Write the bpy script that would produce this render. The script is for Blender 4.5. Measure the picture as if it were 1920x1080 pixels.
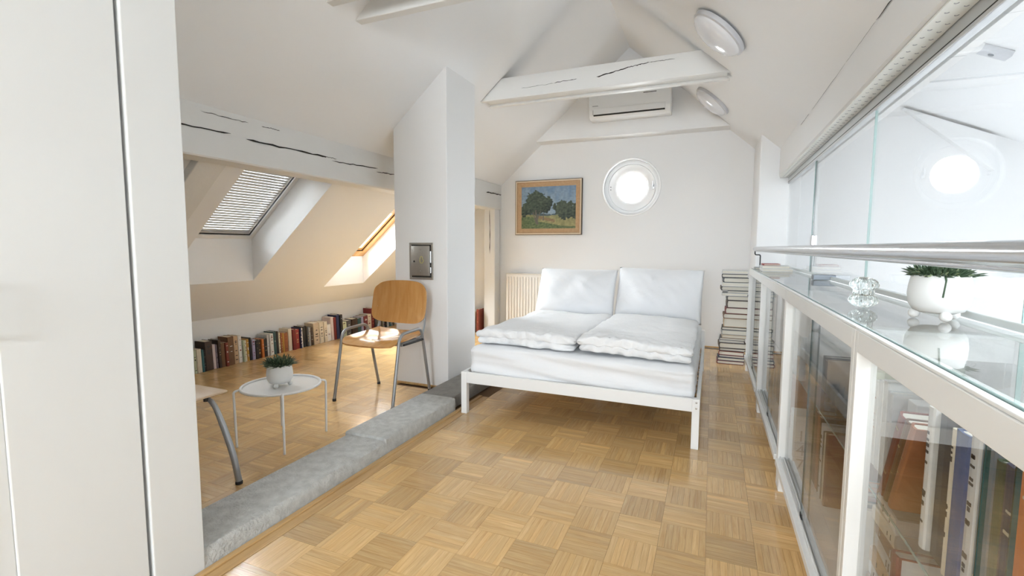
import bpy, bmesh, math, random
from mathutils import Vector, Matrix, noise

# ------------------------------------------------------------------ clear
for o in list(bpy.data.objects):
    bpy.data.objects.remove(o)
scene = bpy.context.scene
COL = scene.collection

# ------------------------------------------------------------------ camera
F_PX, YAW, PITCH, ROLL, CAM_H = 892.83, 0.39674, -0.086177, 0.004805, 1.25
_F = Vector((-math.sin(YAW) * math.cos(PITCH), math.cos(YAW) * math.cos(PITCH), math.sin(PITCH)))
_R = Vector((math.cos(YAW), math.sin(YAW), 0))
_U = _R.cross(_F)
_R2 = _R * math.cos(ROLL) + _U * math.sin(ROLL)
_U2 = -_R * math.sin(ROLL) + _U * math.cos(ROLL)
CAM = Vector((0, 0, CAM_H))
cd = bpy.data.cameras.new('camera')
cd.sensor_width = 36
cd.sensor_fit = 'HORIZONTAL'
cd.lens = F_PX / 1920 * 36
cd.clip_start = 0.02
cam = bpy.data.objects.new('camera', cd)
COL.objects.link(cam)
M = Matrix.Identity(4)
for i in range(3):
    M[i][0], M[i][1], M[i][2], M[i][3] = _R2[i], _U2[i], -_F[i], CAM[i]
cam.matrix_world = M
scene.camera = cam

# ------------------------------------------------------------------ world, light, exposure
world = bpy.data.worlds.new('overcast_sky')
scene.world = world
world.use_nodes = True
bg = world.node_tree.nodes['Background']
bg.inputs[0].default_value = (0.86, 0.935, 1.0, 1)
bg.inputs[1].default_value = 2.2
scene.view_settings.view_transform = 'Standard'
scene.view_settings.look = 'None'
scene.view_settings.gamma = 1
scene.view_settings.use_curve_mapping = False
scene.view_settings.exposure = 1.8


def area(name, loc, target, sx, sy, power, color=(1, 1, 1)):
    l = bpy.data.lights.new(name, 'AREA')
    l.shape = 'RECTANGLE'
    l.size, l.size_y, l.energy, l.color = sx, sy, power, color
    o = bpy.data.objects.new(name, l)
    COL.objects.link(o)
    o.location = loc
    d = Vector(target) - Vector(loc)
    o.rotation_euler = d.to_track_quat('-Z', 'Y').to_euler()
    return o


# daylight behind the two roof windows, the round window and the stairwell roof glazing
area('added_rear_fill', (-0.3, -4.9, 1.7), (-0.6, 2.0, 1.5), 1.6, 1.4, 55, (0.88, 0.95, 1))  # unseen fill light, added to even out the room from behind
area('daylight_skylight_blind', (-4.55, 3.0, 2.25), (-3.2, 3.0, 1.0), 0.85, 0.9, 185, (0.88, 0.945, 1))
area('daylight_skylight_pine', (-4.6, 4.96, 1.75), (-3.4, 4.96, 0.6), 0.7, 0.8, 85, (0.88, 0.945, 1))
area('daylight_round_window', (-1.01, 6.95, 2.2), (-1.0, 5.0, 1.6), 0.6, 0.6, 16, (0.92, 0.965, 1))
area('daylight_stairwell', (2.1, 0.45, 3.9), (2.0, 2.2, 0.8), 2.2, 0.8, 95, (0.88, 0.95, 1))

RND = random.Random(7)

# ------------------------------------------------------------------ materials
MATS = {}


def mat(name, color, rough=0.5, metal=0.0, bump=0.0, bscale=40.0, vary=0.0, vscale=3.0, spec=0.5, coat=0.0, sheen=0.0):
    if name in MATS:
        return MATS[name]
    m = bpy.data.materials.new(name)
    m.use_nodes = True
    nt = m.node_tree
    p = nt.nodes['Principled BSDF']
    p.inputs['Base Color'].default_value = (*color, 1)
    p.inputs['Roughness'].default_value = rough
    p.inputs['Metallic'].default_value = metal
    p.inputs['Specular IOR Level'].default_value = spec
    p.inputs['Coat Weight'].default_value = coat
    p.inputs['Coat Roughness'].default_value = 0.08
    p.inputs['Sheen Weight'].default_value = sheen
    tc = nt.nodes.new('ShaderNodeTexCoord')
    if vary:
        n = nt.nodes.new('ShaderNodeTexNoise')
        n.inputs['Scale'].default_value = vscale
        n.inputs['Detail'].default_value = 5
        nt.links.new(tc.outputs['Object'], n.inputs['Vector'])
        r = nt.nodes.new('ShaderNodeMapRange')
        r.inputs['To Min'].default_value = 1 - vary
        r.inputs['To Max'].default_value = 1 + vary
        nt.links.new(n.outputs['Fac'], r.inputs['Value'])
        mx = nt.nodes.new('ShaderNodeVectorMath')
        mx.operation = 'SCALE'
        mx.inputs[0].default_value = color
        nt.links.new(r.outputs['Result'], mx.inputs['Scale'])
        nt.links.new(mx.outputs[0], p.inputs['Base Color'])
    if bump:
        n = nt.nodes.new('ShaderNodeTexNoise')
        n.inputs['Scale'].default_value = bscale
        n.inputs['Detail'].default_value = 4
        nt.links.new(tc.outputs['Object'], n.inputs['Vector'])
        b = nt.nodes.new('ShaderNodeBump')
        b.inputs['Strength'].default_value = bump
        b.inputs['Distance'].default_value = 0.01
        nt.links.new(n.outputs['Fac'], b.inputs['Height'])
        nt.links.new(b.outputs['Normal'], p.inputs['Normal'])
    MATS[name] = m
    return m


def wood_mat(name, c1, c2, rough=0.35, scale=(2, 22, 22), coat=0.2, attr=None, uv=False):
    m = bpy.data.materials.new(name)
    m.use_nodes = True
    nt = m.node_tree
    p = nt.nodes['Principled BSDF']
    tc = nt.nodes.new('ShaderNodeTexCoord')
    mp = nt.nodes.new('ShaderNodeMapping')
    mp.inputs['Scale'].default_value = scale
    nt.links.new(tc.outputs['UV' if uv else 'Object'], mp.inputs['Vector'])
    n = nt.nodes.new('ShaderNodeTexNoise')
    n.inputs['Scale'].default_value = 1.6
    n.inputs['Detail'].default_value = 7
    n.inputs['Roughness'].default_value = 0.62
    n.inputs['Distortion'].default_value = 0.6
    nt.links.new(mp.outputs[0], n.inputs['Vector'])
    cr = nt.nodes.new('ShaderNodeValToRGB')
    cr.color_ramp.elements[0].position = 0.3
    cr.color_ramp.elements[1].position = 0.7
    cr.color_ramp.elements[0].color = (*c1, 1)
    cr.color_ramp.elements[1].color = (*c2, 1)
    nt.links.new(n.outputs['Fac'], cr.inputs['Fac'])
    out = cr.outputs['Color']
    if attr:
        a = nt.nodes.new('ShaderNodeAttribute')
        a.attribute_name = attr
        mx = nt.nodes.new('ShaderNodeVectorMath')
        mx.operation = 'MULTIPLY'
        nt.links.new(out, mx.inputs[0])
        nt.links.new(a.outputs['Color'], mx.inputs[1])
        out = mx.outputs[0]
    nt.links.new(out, p.inputs['Base Color'])
    p.inputs['Roughness'].default_value = rough
    p.inputs['Coat Weight'].default_value = coat
    p.inputs['Coat Roughness'].default_value = 0.12
    b = nt.nodes.new('ShaderNodeBump')
    b.inputs['Strength'].default_value = 0.05
    b.inputs['Distance'].default_value = 0.004
    nt.links.new(n.outputs['Fac'], b.inputs['Height'])
    nt.links.new(b.outputs['Normal'], p.inputs['Normal'])
    MATS[name] = m
    return m


def glass_mat(name, tint, refl=1.0):
    """thin pane: clear transmission plus Fresnel mirror reflection"""
    m = bpy.data.materials.new(name)
    m.use_nodes = True
    nt = m.node_tree
    nt.nodes.remove(nt.nodes['Principled BSDF'])
    out = nt.nodes['Material Output']
    t = nt.nodes.new('ShaderNodeBsdfTransparent')
    t.inputs[0].default_value = (*tint, 1)
    g = nt.nodes.new('ShaderNodeBsdfGlossy')
    g.inputs['Roughness'].default_value = 0.0
    fr = nt.nodes.new('ShaderNodeFresnel')
    gm = nt.nodes.new('ShaderNodeNewGeometry')
    ir = nt.nodes.new('ShaderNodeMapRange')      # same air-to-glass Fresnel on both faces of the thin pane
    ir.inputs['To Min'].default_value = 1.5
    ir.inputs['To Max'].default_value = 1 / 1.5
    nt.links.new(gm.outputs['Backfacing'], ir.inputs['Value'])
    nt.links.new(ir.outputs['Result'], fr.inputs['IOR'])
    mu = nt.nodes.new('ShaderNodeMath')
    mu.operation = 'MULTIPLY'
    mu.use_clamp = True
    mu.inputs[1].default_value = refl
    nt.links.new(fr.outputs[0], mu.inputs[0])
    mx = nt.nodes.new('ShaderNodeMixShader')
    nt.links.new(mu.outputs[0], mx.inputs[0])
    nt.links.new(t.outputs[0], mx.inputs[1])
    nt.links.new(g.outputs[0], mx.inputs[2])
    nt.links.new(mx.outputs[0], out.inputs['Surface'])
    MATS[name] = m
    return m


WALL = mat('white_plaster', (0.86, 0.86, 0.858), 0.6, bump=0.06, bscale=9, spec=0.3)
CEIL = mat('white_ceiling_plaster', (0.91, 0.912, 0.915), 0.7, bump=0.05, bscale=7, spec=0.2)
BEAMP = mat('white_painted_timber', (0.82, 0.82, 0.805), 0.5, bump=0.25, bscale=14, vary=0.03)
LACQ = mat('white_lacquer', (0.86, 0.86, 0.855), 0.28, spec=0.5)
PVC = mat('white_pvc', (0.93, 0.93, 0.93), 0.3)
DOORW = mat('white_door_lacquer', (0.77, 0.785, 0.785), 0.3)
GLOSSW = mat('white_gloss_steel', (0.88, 0.88, 0.875), 0.3)
CABW = mat('white_cabinet_wood', (0.86, 0.86, 0.845), 0.32, vary=0.015, vscale=12)
CRACK = mat('dark_crack', (0.03, 0.028, 0.025), 0.9)
BLACKR = mat('black_rubber', (0.02, 0.02, 0.022), 0.6)
STEEL = mat('grey_tube_steel', (0.36, 0.37, 0.38), 0.35, metal=0.55)
CHROME = mat('brushed_aluminium', (0.66, 0.68, 0.71), 0.22, metal=0.9)
TRACK = mat('grey_aluminium_track', (0.55, 0.56, 0.57), 0.4, metal=0.4)
CONC = mat('raw_concrete', (0.53, 0.53, 0.51), 0.75, bump=0.9, bscale=80, vary=0.38, vscale=22)
CONCD = mat('dark_concrete', (0.3, 0.29, 0.27), 0.8, bump=0.7, bscale=60, vary=0.3, vscale=14)
SUB = mat('dark_subfloor', (0.16, 0.09, 0.04), 0.8)
PARQ = wood_mat('oak_parquet', (0.63, 0.375, 0.145), (0.80, 0.545, 0.255), 0.2, (3.5, 55, 1), 0.35, attr='tone', uv=True)
OAKT = wood_mat('oak_edge_strip', (0.5, 0.29, 0.11), (0.68, 0.44, 0.2), 0.28, (30, 1.5, 30))
BEECH = wood_mat('beech_plywood', (0.55, 0.25, 0.065), (0.69, 0.37, 0.12), 0.22, (14, 2, 2), 0.5)
BEECHL = wood_mat('pale_beech_plywood', (0.66, 0.47, 0.3), (0.76, 0.58, 0.4), 0.3, (3, 16, 16), 0.3)
PINE = wood_mat('varnished_pine', (0.6, 0.3, 0.09), (0.78, 0.47, 0.18), 0.35, (3, 20, 20))
GOLDW = wood_mat('gilt_frame_wood', (0.46, 0.29, 0.15), (0.56, 0.37, 0.21), 0.45, (20, 4, 20))
FRAMET = mat('pale_gilt_edge', (0.72, 0.6, 0.45), 0.35, metal=0.2)
FRAMED = mat('dark_frame_edge', (0.1, 0.07, 0.045), 0.5)
LINEN = mat('white_cotton', (0.87, 0.88, 0.9), 0.85, bump=0.25, bscale=22, spec=0.1, sheen=0.2)
QUILT = mat('white_quilted_cotton', (0.88, 0.89, 0.905), 0.9, bump=0.55, bscale=34, spec=0.1, sheen=0.2)
CERAM = mat('white_matt_ceramic', (0.84, 0.84, 0.825), 0.45)
SOIL = mat('dark_soil', (0.05, 0.04, 0.03), 0.95)
LEAF = mat('succulent_leaf', (0.05, 0.088, 0.045), 0.5, vary=0.4, vscale=60)
LEAFL = mat('pale_succulent_leaf', (0.32, 0.38, 0.22), 0.5, vary=0.3, vscale=60)
RADI = mat('cream_radiator_enamel', (0.83, 0.79, 0.73), 0.35)
ACW = mat('white_abs_plastic', (0.87, 0.875, 0.87), 0.3)
GREYM = mat('grey_print', (0.35, 0.35, 0.36), 0.5)
LAMPD = mat('opal_lamp_glass', (0.78, 0.79, 0.82), 0.12, spec=0.6)
LAMPR = mat('lamp_rim_grey', (0.62, 0.63, 0.66), 0.35)
SHEETM = mat('galvanised_sheet', (0.42, 0.4, 0.37), 0.38, metal=0.75, bump=0.2, bscale=25, vary=0.15, vscale=9)
STICK = mat('yellow_chalk_mark', (0.55, 0.52, 0.2), 0.8)
STRIP = mat('ivory_strip', (0.82, 0.82, 0.77), 0.5)
PAGES = mat('book_pages', (0.78, 0.74, 0.65), 0.85, bump=0.3, bscale=300)
INK = mat('black_ink', (0.03, 0.03, 0.035), 0.6)
BLIND = mat('white_blind_slat', (0.5, 0.5, 0.495), 0.5)
_nt = BLIND.node_tree          # thin slats let a little daylight glow through
_tr = _nt.nodes.new('ShaderNodeBsdfTranslucent')
_tr.inputs[0].default_value = (0.9, 0.9, 0.9, 1)
_mx = _nt.nodes.new('ShaderNodeMixShader')
_mx.inputs[0].default_value = 0.035
_nt.links.new(_nt.nodes['Principled BSDF'].outputs[0], _mx.inputs[1])
_nt.links.new(_tr.outputs[0], _mx.inputs[2])
_nt.links.new(_mx.outputs[0], _nt.nodes['Material Output'].inputs['Surface'])
CARD = mat('white_card', (0.8, 0.77, 0.72), 0.7)
CHAN = mat('pale_glazing_channel', (0.72, 0.76, 0.75), 0.35)
CLAMPM = mat('dark_grey_clamp', (0.2, 0.22, 0.25), 0.4, metal=0.5)
GLASS = glass_mat('clear_glass', (0.987, 0.993, 0.99), 1.0)
GLASSW = glass_mat('partition_glass', (0.985, 0.99, 0.992), 1.0)
GLASST = glass_mat('glass_table_top', (0.975, 0.988, 0.982), 1.0)
GEDGE = mat('green_glass_edge', (0.3, 0.44, 0.42), 0.1, spec=0.6)
GDARK = mat('dark_glass_edge', (0.015, 0.05, 0.05), 0.1, spec=0.6)
ORN = bpy.data.materials.new('ribbed_crystal')
ORN.use_nodes = True
_p = ORN.node_tree.nodes['Principled BSDF']
_p.inputs['Base Color'].default_value = (0.93, 0.99, 0.98, 1)
_p.inputs['Transmission Weight'].default_value = 1
_p.inputs['Roughness'].default_value = 0.02
_p.inputs['IOR'].default_value = 1.33
# painted canvas: colours come from the picture's own colour layer
CANV = bpy.data.materials.new('oil_on_canvas')
CANV.use_nodes = True
_a = CANV.node_tree.nodes.new('ShaderNodeAttribute')
_a.attribute_name = 'paint'
CANV.node_tree.links.new(_a.outputs['Color'], CANV.node_tree.nodes['Principled BSDF'].inputs['Base Color'])
CANV.node_tree.nodes['Principled BSDF'].inputs['Roughness'].default_value = 0.45


# ------------------------------------------------------------------ mesh builder
class MB:
    def __init__(self):
        self.bm = bmesh.new()

    def _bevel(self, verts, w, seg=2):
        es = {e for v in verts for e in v.link_edges}
        bmesh.ops.bevel(self.bm, geom=list(es), offset=w, segments=seg, affect='EDGES', profile=0.5)

    def box(self, x0, x1, y0, y1, z0, z1, bevel=0, seg=2, mi=0):
        vs = [self.bm.verts.new(p) for p in
              ((x0, y0, z0), (x1, y0, z0), (x1, y1, z0), (x0, y1, z0), (x0, y0, z1), (x1, y0, z1), (x1, y1, z1), (x0, y1, z1))]
        for f in ((3, 2, 1, 0), (4, 5, 6, 7), (0, 1, 5, 4), (1, 2, 6, 5), (2, 3, 7, 6), (3, 0, 4, 7)):
            self.bm.faces.new([vs[i] for i in f]).material_index = mi
        if bevel:
            self._bevel(vs, bevel, seg)
        return self

    def prism(self, poly, axis, a, b, bevel=0):
        """poly: 2-D outline; axis 'x','y','z' = extrusion axis between a and b"""
        def P(p, t):
            return {'x': (t, p[0], p[1]), 'y': (p[0], t, p[1]), 'z': (p[0], p[1], t)}[axis]
        A = [self.bm.verts.new(P(p, a)) for p in poly]
        B = [self.bm.verts.new(P(p, b)) for p in poly]
        n = len(poly)
        self.bm.faces.new(A)
        self.bm.faces.new(B[::-1])
        for i in range(n):
            j = (i + 1) % n
            self.bm.faces.new((A[j], A[i], B[i], B[j]))
        if bevel:
            self._bevel(A + B, bevel)
        return self

    def face(self, pts, mi=0):
        f = self.bm.faces.new([self.bm.verts.new(p) for p in pts])
        f.material_index = mi
        return self

    def lathe(self, prof, center=(0, 0, 0), seg=32, axis='z', ribs=0, rib=0.0):
        """prof: (r, h) list; closed with caps when r==0"""
        rings = []
        for r, h in prof:
            ring = []
            for k in range(seg if r > 1e-6 else 1):
                a = 2 * math.pi * k / seg
                rr = r * (1 + rib * math.cos(ribs * a)) if ribs else r
                c, s = rr * math.cos(a), rr * math.sin(a)
                p = {'z': (c, s, h), 'y': (c, h, s), 'x': (h, c, s)}[axis]
                ring.append(self.bm.verts.new([p[i] + center[i] for i in range(3)]))
            rings.append(ring)
        for a, b in zip(rings, rings[1:]):
            for k in range(seg):
                k2 = (k + 1) % seg
                if len(a) == 1 and len(b) == 1:
                    continue
                if len(a) == 1:
                    self.bm.faces.new((a[0], b[k], b[k2]))
                elif len(b) == 1:
                    self.bm.faces.new((a[k], a[k2], b[0]))
                else:
                    self.bm.faces.new((a[k], a[k2], b[k2], b[k]))
        return self

    def tube(self, pts, r, seg=12, closed=False, flat=None):
        pts = [Vector(p) for p in pts]
        n = len(pts)
        T = []
        for i in range(n):
            if closed:
                d = pts[(i + 1) % n] - pts[i - 1]
            else:
                d = pts[min(i + 1, n - 1)] - pts[max(i - 1, 0)]
            T.append(d.normalized())
        up = Vector((0, 0, 1)) if abs(T[0].z) < 0.9 else Vector((1, 0, 0))
        nrm = (up - T[0] * up.dot(T[0])).normalized()
        rings = []
        for i in range(n):
            nrm = (nrm - T[i] * nrm.dot(T[i])).normalized()
            bn = T[i].cross(nrm)
            rr = r[i] if isinstance(r, (list, tuple)) else r
            ring = []
            for k in range(seg):
                a = 2 * math.pi * k / seg
                ring.append(self.bm.verts.new(pts[i] + nrm * rr * math.cos(a) + bn * rr * (flat or 1) * math.sin(a)))
            rings.append(ring)
        m = n if closed else n - 1
        for i in range(m):
            a, b = rings[i], rings[(i + 1) % n]
            for k in range(seg):
                k2 = (k + 1) % seg
                self.bm.faces.new((a[k], a[k2], b[k2], b[k]))
        if not closed:
            self.bm.faces.new(rings[0][::-1])
            self.bm.faces.new(rings[-1])
        return self

    def build(self, name, m, parent=None, smooth=False, loc=None):
        bmesh.ops.recalc_face_normals(self.bm, faces=self.bm.faces)
        me = bpy.data.meshes.new(name)
        self.bm.to_mesh(me)
        self.bm.free()
        for q in (m if isinstance(m, (list, tuple)) else [m]):
            me.materials.append(q)
        if smooth:
            for p in me.polygons:
                p.use_smooth = True
            if smooth != 'all':
                try:
                    me.set_sharp_from_angle(angle=math.radians(40))
                except Exception:
                    pass
        o = bpy.data.objects.new(name, me)
        COL.objects.link(o)
        if parent:
            o.parent = parent
        if loc:
            o.location = loc
        return o


def fillet(pts, r, n=6):
    pts = [Vector(p) for p in pts]
    out = [pts[0]]
    for i in range(1, len(pts) - 1):
        a, b, c = pts[i - 1], pts[i], pts[i + 1]
        d1, d2 = (a - b), (c - b)
        q = min(r, d1.length * 0.48, d2.length * 0.48)
        p1, p2 = b + d1.normalized() * q, b + d2.normalized() * q
        for k in range(n + 1):
            t = k / n
            out.append(p1 * (1 - t) ** 2 + b * 2 * t * (1 - t) + p2 * t * t)
    out.append(pts[-1])
    return out


def tag(o, label=None, cat=None, group=None, kind=None):
    if label:
        o['label'] = label
    if cat:
        o['category'] = cat
    if group:
        o['group'] = group
    if kind:
        o['kind'] = kind
    return o


def empty(name, loc=(0, 0, 0), rz=0.0):
    o = bpy.data.objects.new(name, None)
    o.empty_display_size = 0.05
    COL.objects.link(o)
    o.location = loc
    o.rotation_euler = (0, 0, rz)
    return o


def struct(o, label, cat):
    return tag(o, label, cat, kind='structure')


# ================================================================== THE ROOM
YB = 6.41                      # back wall
XR, ZR = -1.034, 3.71          # ridge
SL, SR = 0.86, 0.89            # roof slopes
XK = -4.78                     # low wall under the left slope


def zl(x):
    return ZR + SL * (x - XR)


def zr(x):
    return ZR - SR * (x - XR)


# ---- floor with parquet tiles
T = 0.188
GX, GY = -1.107, 1.615
floor = MB().box(-4.95, 0.74, -4.6, 6.5, -0.06, -0.012).build('floor', SUB)
struct(floor, 'oak mosaic parquet floor laid in squares', 'floor')


def tile_strips(bm, lay, uvl, cx, cy, horiz, rnd, base):
    n = 7
    w = T / n
    g = 0.0003
    off = rnd.random() * 50
    for k in range(n):
        a0, a1 = -T / 2 + k * w + g, -T / 2 + (k + 1) * w - g
        b0, b1 = -T / 2 + 0.0006, T / 2 - 0.0006
        z = rnd.uniform(-0.0002, 0.0002)
        tone = base * rnd.choice((0.93, 0.97, 1, 1, 1.03, 1.05, 1.0, 1.16 if rnd.random() < 0.25 else 0.98))
        wr = rnd.uniform(-0.02, 0.02)
        col = (tone * (1 + wr), tone, tone * (1 - 2 * wr), 1)
        if horiz:
            q = [(b0, a0), (b1, a0), (b1, a1), (b0, a1)]
        else:
            q = [(a0, b0), (a1, b0), (a1, b1), (a0, b1)]
        top = [bm.verts.new((cx + x, cy + y, z)) for x, y in q]
        bot = [bm.verts.new((cx + x, cy + y, -0.011)) for x, y in q]
        fs = [bm.faces.new(top)]
        for i in range(4):
            j = (i + 1) % 4
            fs.append(bm.faces.new((bot[i], bot[j], top[j], top[i])))
        for f in fs:
            for l in f.loops:
                l[lay] = col
                dx, dy = l.vert.co.x - cx, l.vert.co.y - cy
                u, v = (dx, dy) if horiz else (dy, dx)
                l[uvl].uv = (u + off, v + k * 0.37 + off * 0.7)


def tile_mesh(name, tiles, seed):
    rnd = random.Random(seed)
    bm = bmesh.new()
    lay = bm.loops.layers.float_color.new('tone')
    uvl = bm.loops.layers.uv.new('uv')
    for cx, cy, hz in tiles:
        tile_strips(bm, lay, uvl, cx, cy, hz, rnd, rnd.choice((0.80, 0.88, 0.93, 0.97, 1.0, 1.05)))
    me = bpy.data.meshes.new(name)
    bm.to_mesh(me)
    bm.free()
    me.materials.append(PARQ)
    return me


def project(p):
    v = Vector(p) - CAM
    w = v.dot(_F)
    if w < 0.05:
        return None
    return 960 + F_PX * v.dot(_R2) / w, 540 - F_PX * v.dot(_U2) / w, w


cells = []
for i in range(-20, 11):
    for j in range(-32, 26):
        cx, cy = GX + (i + 0.5) * T, GY + (j + 0.5) * T
        if cx < XK or cx > 0.72 or cy > YB - 0.03 or (-2.02 < cx < -1.72) or (cx < -1.76 and cy < 1.0):
            continue
        pr = project((cx, cy, 0))
        vis = pr and -60 < pr[0] < 1980 and pr[1] < 1130
        if cx < -1.76 and (cy < 1.25 or cx / cy < -1.75):
            vis = False
        if cx > 0.40 and cy < 5.4:
            vis = False
        if -1.5 < cx < -0.1 and 3.6 < cy < 5.2:
            vis = False
        if cx < -2.1 and cx > -2.65 and 3.57 < cy < 4.09:
            continue
        cells.append((T * T / (pr[2] ** 3) if vis else 0, cx, cy, (i + j) % 2 == 0))
cells.sort(key=lambda c: -c[0])
variants = [[tile_mesh('parquet_tile', [(0, 0, hz)], 100 + 20 * hz + k) for k in range(14)] for hz in (0, 1)]
for k, (s, cx, cy, hz) in enumerate(cells[:300]):
    o = bpy.data.objects.new('parquet_tile', RND.choice(variants[int(hz)]))
    COL.objects.link(o)
    o.parent = floor
    o.location = (cx, cy, 0)
far = bpy.data.objects.new('parquet_tiles', tile_mesh('parquet_tiles', [c[1:] for c in cells[300:]], 5))
COL.objects.link(far)
far.parent = floor
far['kind'] = 'stuff'

# ---- walls
CW, CZ, RW = -1.012, 2.035, 0.365     # round window centre and radius


def wall_with_round_hole(name, x0, x1, z0, z1, y, cx, cz, r, m, seg=64, depth=0.34):
    mb = MB()
    h = r * 1.25
    mb.face([(x0, y, z0), (cx - h, y, z0), (cx - h, y, z1), (x0, y, z1)])
    mb.face([(cx + h, y, z0), (x1, y, z0), (x1, y, z1), (cx + h, y, z1)])
    mb.face([(cx - h, y, z0), (cx + h, y, z0), (cx + h, y, cz - h), (cx - h, y, cz - h)])
    mb.face([(cx - h, y, cz + h), (cx + h, y, cz + h), (cx + h, y, z1), (cx - h, y, z1)])
    def c(k, rr=r):
        a = 2 * math.pi * k / seg
        return cx + rr * math.cos(a), cz + rr * math.sin(a)
    def sq(k):
        a = 2 * math.pi * k / seg
        q = h / max(abs(math.cos(a)), abs(math.sin(a)))
        return cx + q * math.cos(a), cz + q * math.sin(a)
    for k in range(seg):
        a, b, d, e = c(k), c(k + 1), sq(k + 1), sq(k)
        mb.face([(a[0], y, a[1]), (b[0], y, b[1]), (d[0], y, d[1]), (e[0], y, e[1])])
        mb.face([(a[0], y, a[1]), (b[0], y, b[1]), (b[0], y + depth, b[1]), (a[0], y + depth, a[1])])
    bmesh.ops.remove_doubles(mb.bm, verts=mb.bm.verts, dist=0.0005)
    return mb.build(name, m)


wb = wall_with_round_hole('wall_back', -4.95, 3.6, -0.05, 3.85, YB, CW, CZ, RW, WALL)
struct(wb, 'smooth white gable wall behind the bed', 'wall')
# upper gable bulkhead carrying the air conditioner, 22 cm proud of the wall
bk = MB().prism([(-2.262, 2.662), (0.142, 2.662), (XR + 0.0, 3.725)], 'y', 6.19, YB, bevel=0.006).build('upper_bulkhead', WALL, wb)

wk = MB().box(XK - 0.12, XK, 1.1, YB, 0, zl(XK) + 0.03).build('wall_left', WALL)
struct(wk, 'low white knee wall under the left roof slope', 'wall')
wc = MB().box(-2.643, -2.1, 3.57, 4.09, 0.0, 3.1, bevel=0.006).build('wall_chimney', WALL)
struct(wc, 'square white plastered chimney breast beside the bed', 'wall')
wr_ = MB().box(0.42, 0.80, 5.6, YB, 0, 2.62, bevel=0.012).build('wall_right', WALL)
struct(wr_, 'white wall pier beside the glass partition', 'wall')
wf = MB().box(-4.9, -1.9, 1.03, 1.13, 0, 3.3).build('wall_front', WALL)
struct(wf, 'white cross wall closing the sitting corner', 'wall')
# rear wall behind the camera, with an opening added for the rear fill light
rwm = MB()
for q in ((-1.9, 0.8, -0.05, 0.9), (-1.9, 0.8, 2.3, 3.9), (-1.9, -1.1, 0.9, 2.3), (0.5, 0.8, 0.9, 2.3)):
    rwm.box(q[0], q[1], -4.6, -4.5, q[2], q[3])
rwo = rwm.build('wall_rear', WALL)
struct(rwo, 'white wall with an added light opening opposite the bed', 'wall')
wlo = MB().box(-1.98, -1.9, -4.6, 0.98, -0.05, 3.2).build('wall_left_near', WALL)
struct(wlo, 'white wall behind the flush door', 'wall')
wrl = MB().box(0.74, 0.80, -4.6, 0.0, -0.05, 2.3).build('wall_right_near', WALL)
struct(wrl, 'white wall beside the start of the glass partition', 'wall')
# left foreground: plain end panel and built-in door
we = MB().box(-1.9, -1.76, 0.972, 1.149, 0, 3.2, bevel=0.004).build('wall_left_end', DOORW)
struct(we, 'narrow white wall end beside the flush door', 'wall')
dr = empty('door_1', (-1.78, 0.0, 0))
struct(dr, 'tall flush white door in the foreground', 'door')
MB().box(-0.03, 0.012, 0.632, 0.962, 0.01, 3.1, bevel=0.004).build('door_panel', DOORW, dr)
MB().box(-0.03, 0.008, -1.4, 0.6325, 0.01, 3.1, bevel=0.004).build('door_panel', DOORW, dr)
MB().box(-0.06, -0.032, -1.4, 0.98, 0.0, 3.2).build('door_backing', CRACK, dr)
hb = MB()
hb.tube(fillet([(0.008, 0.595, 1.0), (0.05, 0.595, 1.0), (0.05, 0.595, 1.14), (0.008, 0.595, 1.14)], 0.02), 0.006)
# (handle sits at the very edge of the frame)
hb.build('handle', CHROME, dr, True)

# knee-wall and back wall skirting
bb = MB().box(-0.1, 0.42, YB - 0.015, YB, 0, 0.02).build('baseboard_back', OAKT)
struct(bb, 'thin oak quarter strip along the back wall', 'baseboard')
bb2 = MB().box(-2.66, -2.08, 3.553, 3.568, 0, 0.018).build('baseboard_chimney', OAKT)
struct(bb2, 'thin oak strip at the foot of the chimney breast', 'baseboard')
t3 = MB().box(-1.757, -1.727, 0.5, 3.5, -0.005, 0.010, bevel=0.003).box(-1.7255, -1.673, 0.5, 3.5, -0.005, 0.002, bevel=0.001).build('trim_1', OAKT)
struct(t3, 'oak edge strip running along the concrete kerb', 'floor trim')

# ---- concrete kerb: three poured lengths
kerb = empty('trim_2', (-1.9, 2.3, 0))
struct(kerb, 'low raw concrete kerb between the two floor areas', 'kerb')


def concrete_block(y0, y1, x0, x1, z1, m, seed, ny=46):
    mb = MB()
    nx, nz = 7, 3
    def P(i, j):
        y = y0 + (y1 - y0) * j / ny
        # outline of the cross-section: up the front, over the top, down the back
        prof = [(x1, 0.0), (x1 - 0.001, z1 * 0.5), (x1 - 0.003, z1 - 0.012), (x1 - 0.012, z1 - 0.002)] + \
               [(x1 - 0.012 - (x1 - x0 - 0.024) * k / nx, z1) for k in range(1, nx)] + [(x0 + 0.012, z1 - 0.001), (x0 + 0.003, z1 - 0.012), (x0, 0)]
        x, z = prof[i]
        w = noise.noise(Vector((x * 9, y * 9, z * 9 + seed))) * 0.0035 + noise.noise(Vector((x * 40, y * 40, z * 40 + seed))) * 0.0022
        if z > 0.002:
            if i >= len(prof) - 3 or i in (2, 3):
                w *= 2.2
            x += w
            z += w * 0.7
        return (x + 1.9, y - 2.3, z)
    n = 4 + (nx - 1) + 3
    g = [[mb.bm.verts.new(P(i, j)) for i in range(n)] for j in range(ny + 1)]
    for j in range(ny):
        for i in range(n - 1):
            mb.bm.faces.new((g[j][i], g[j][i + 1], g[j + 1][i + 1], g[j + 1][i]))
    mb.bm.faces.new(g[0])
    mb.bm.faces.new(g[-1][::-1])
    return mb.build('concrete_block', m, kerb, True)


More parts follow.
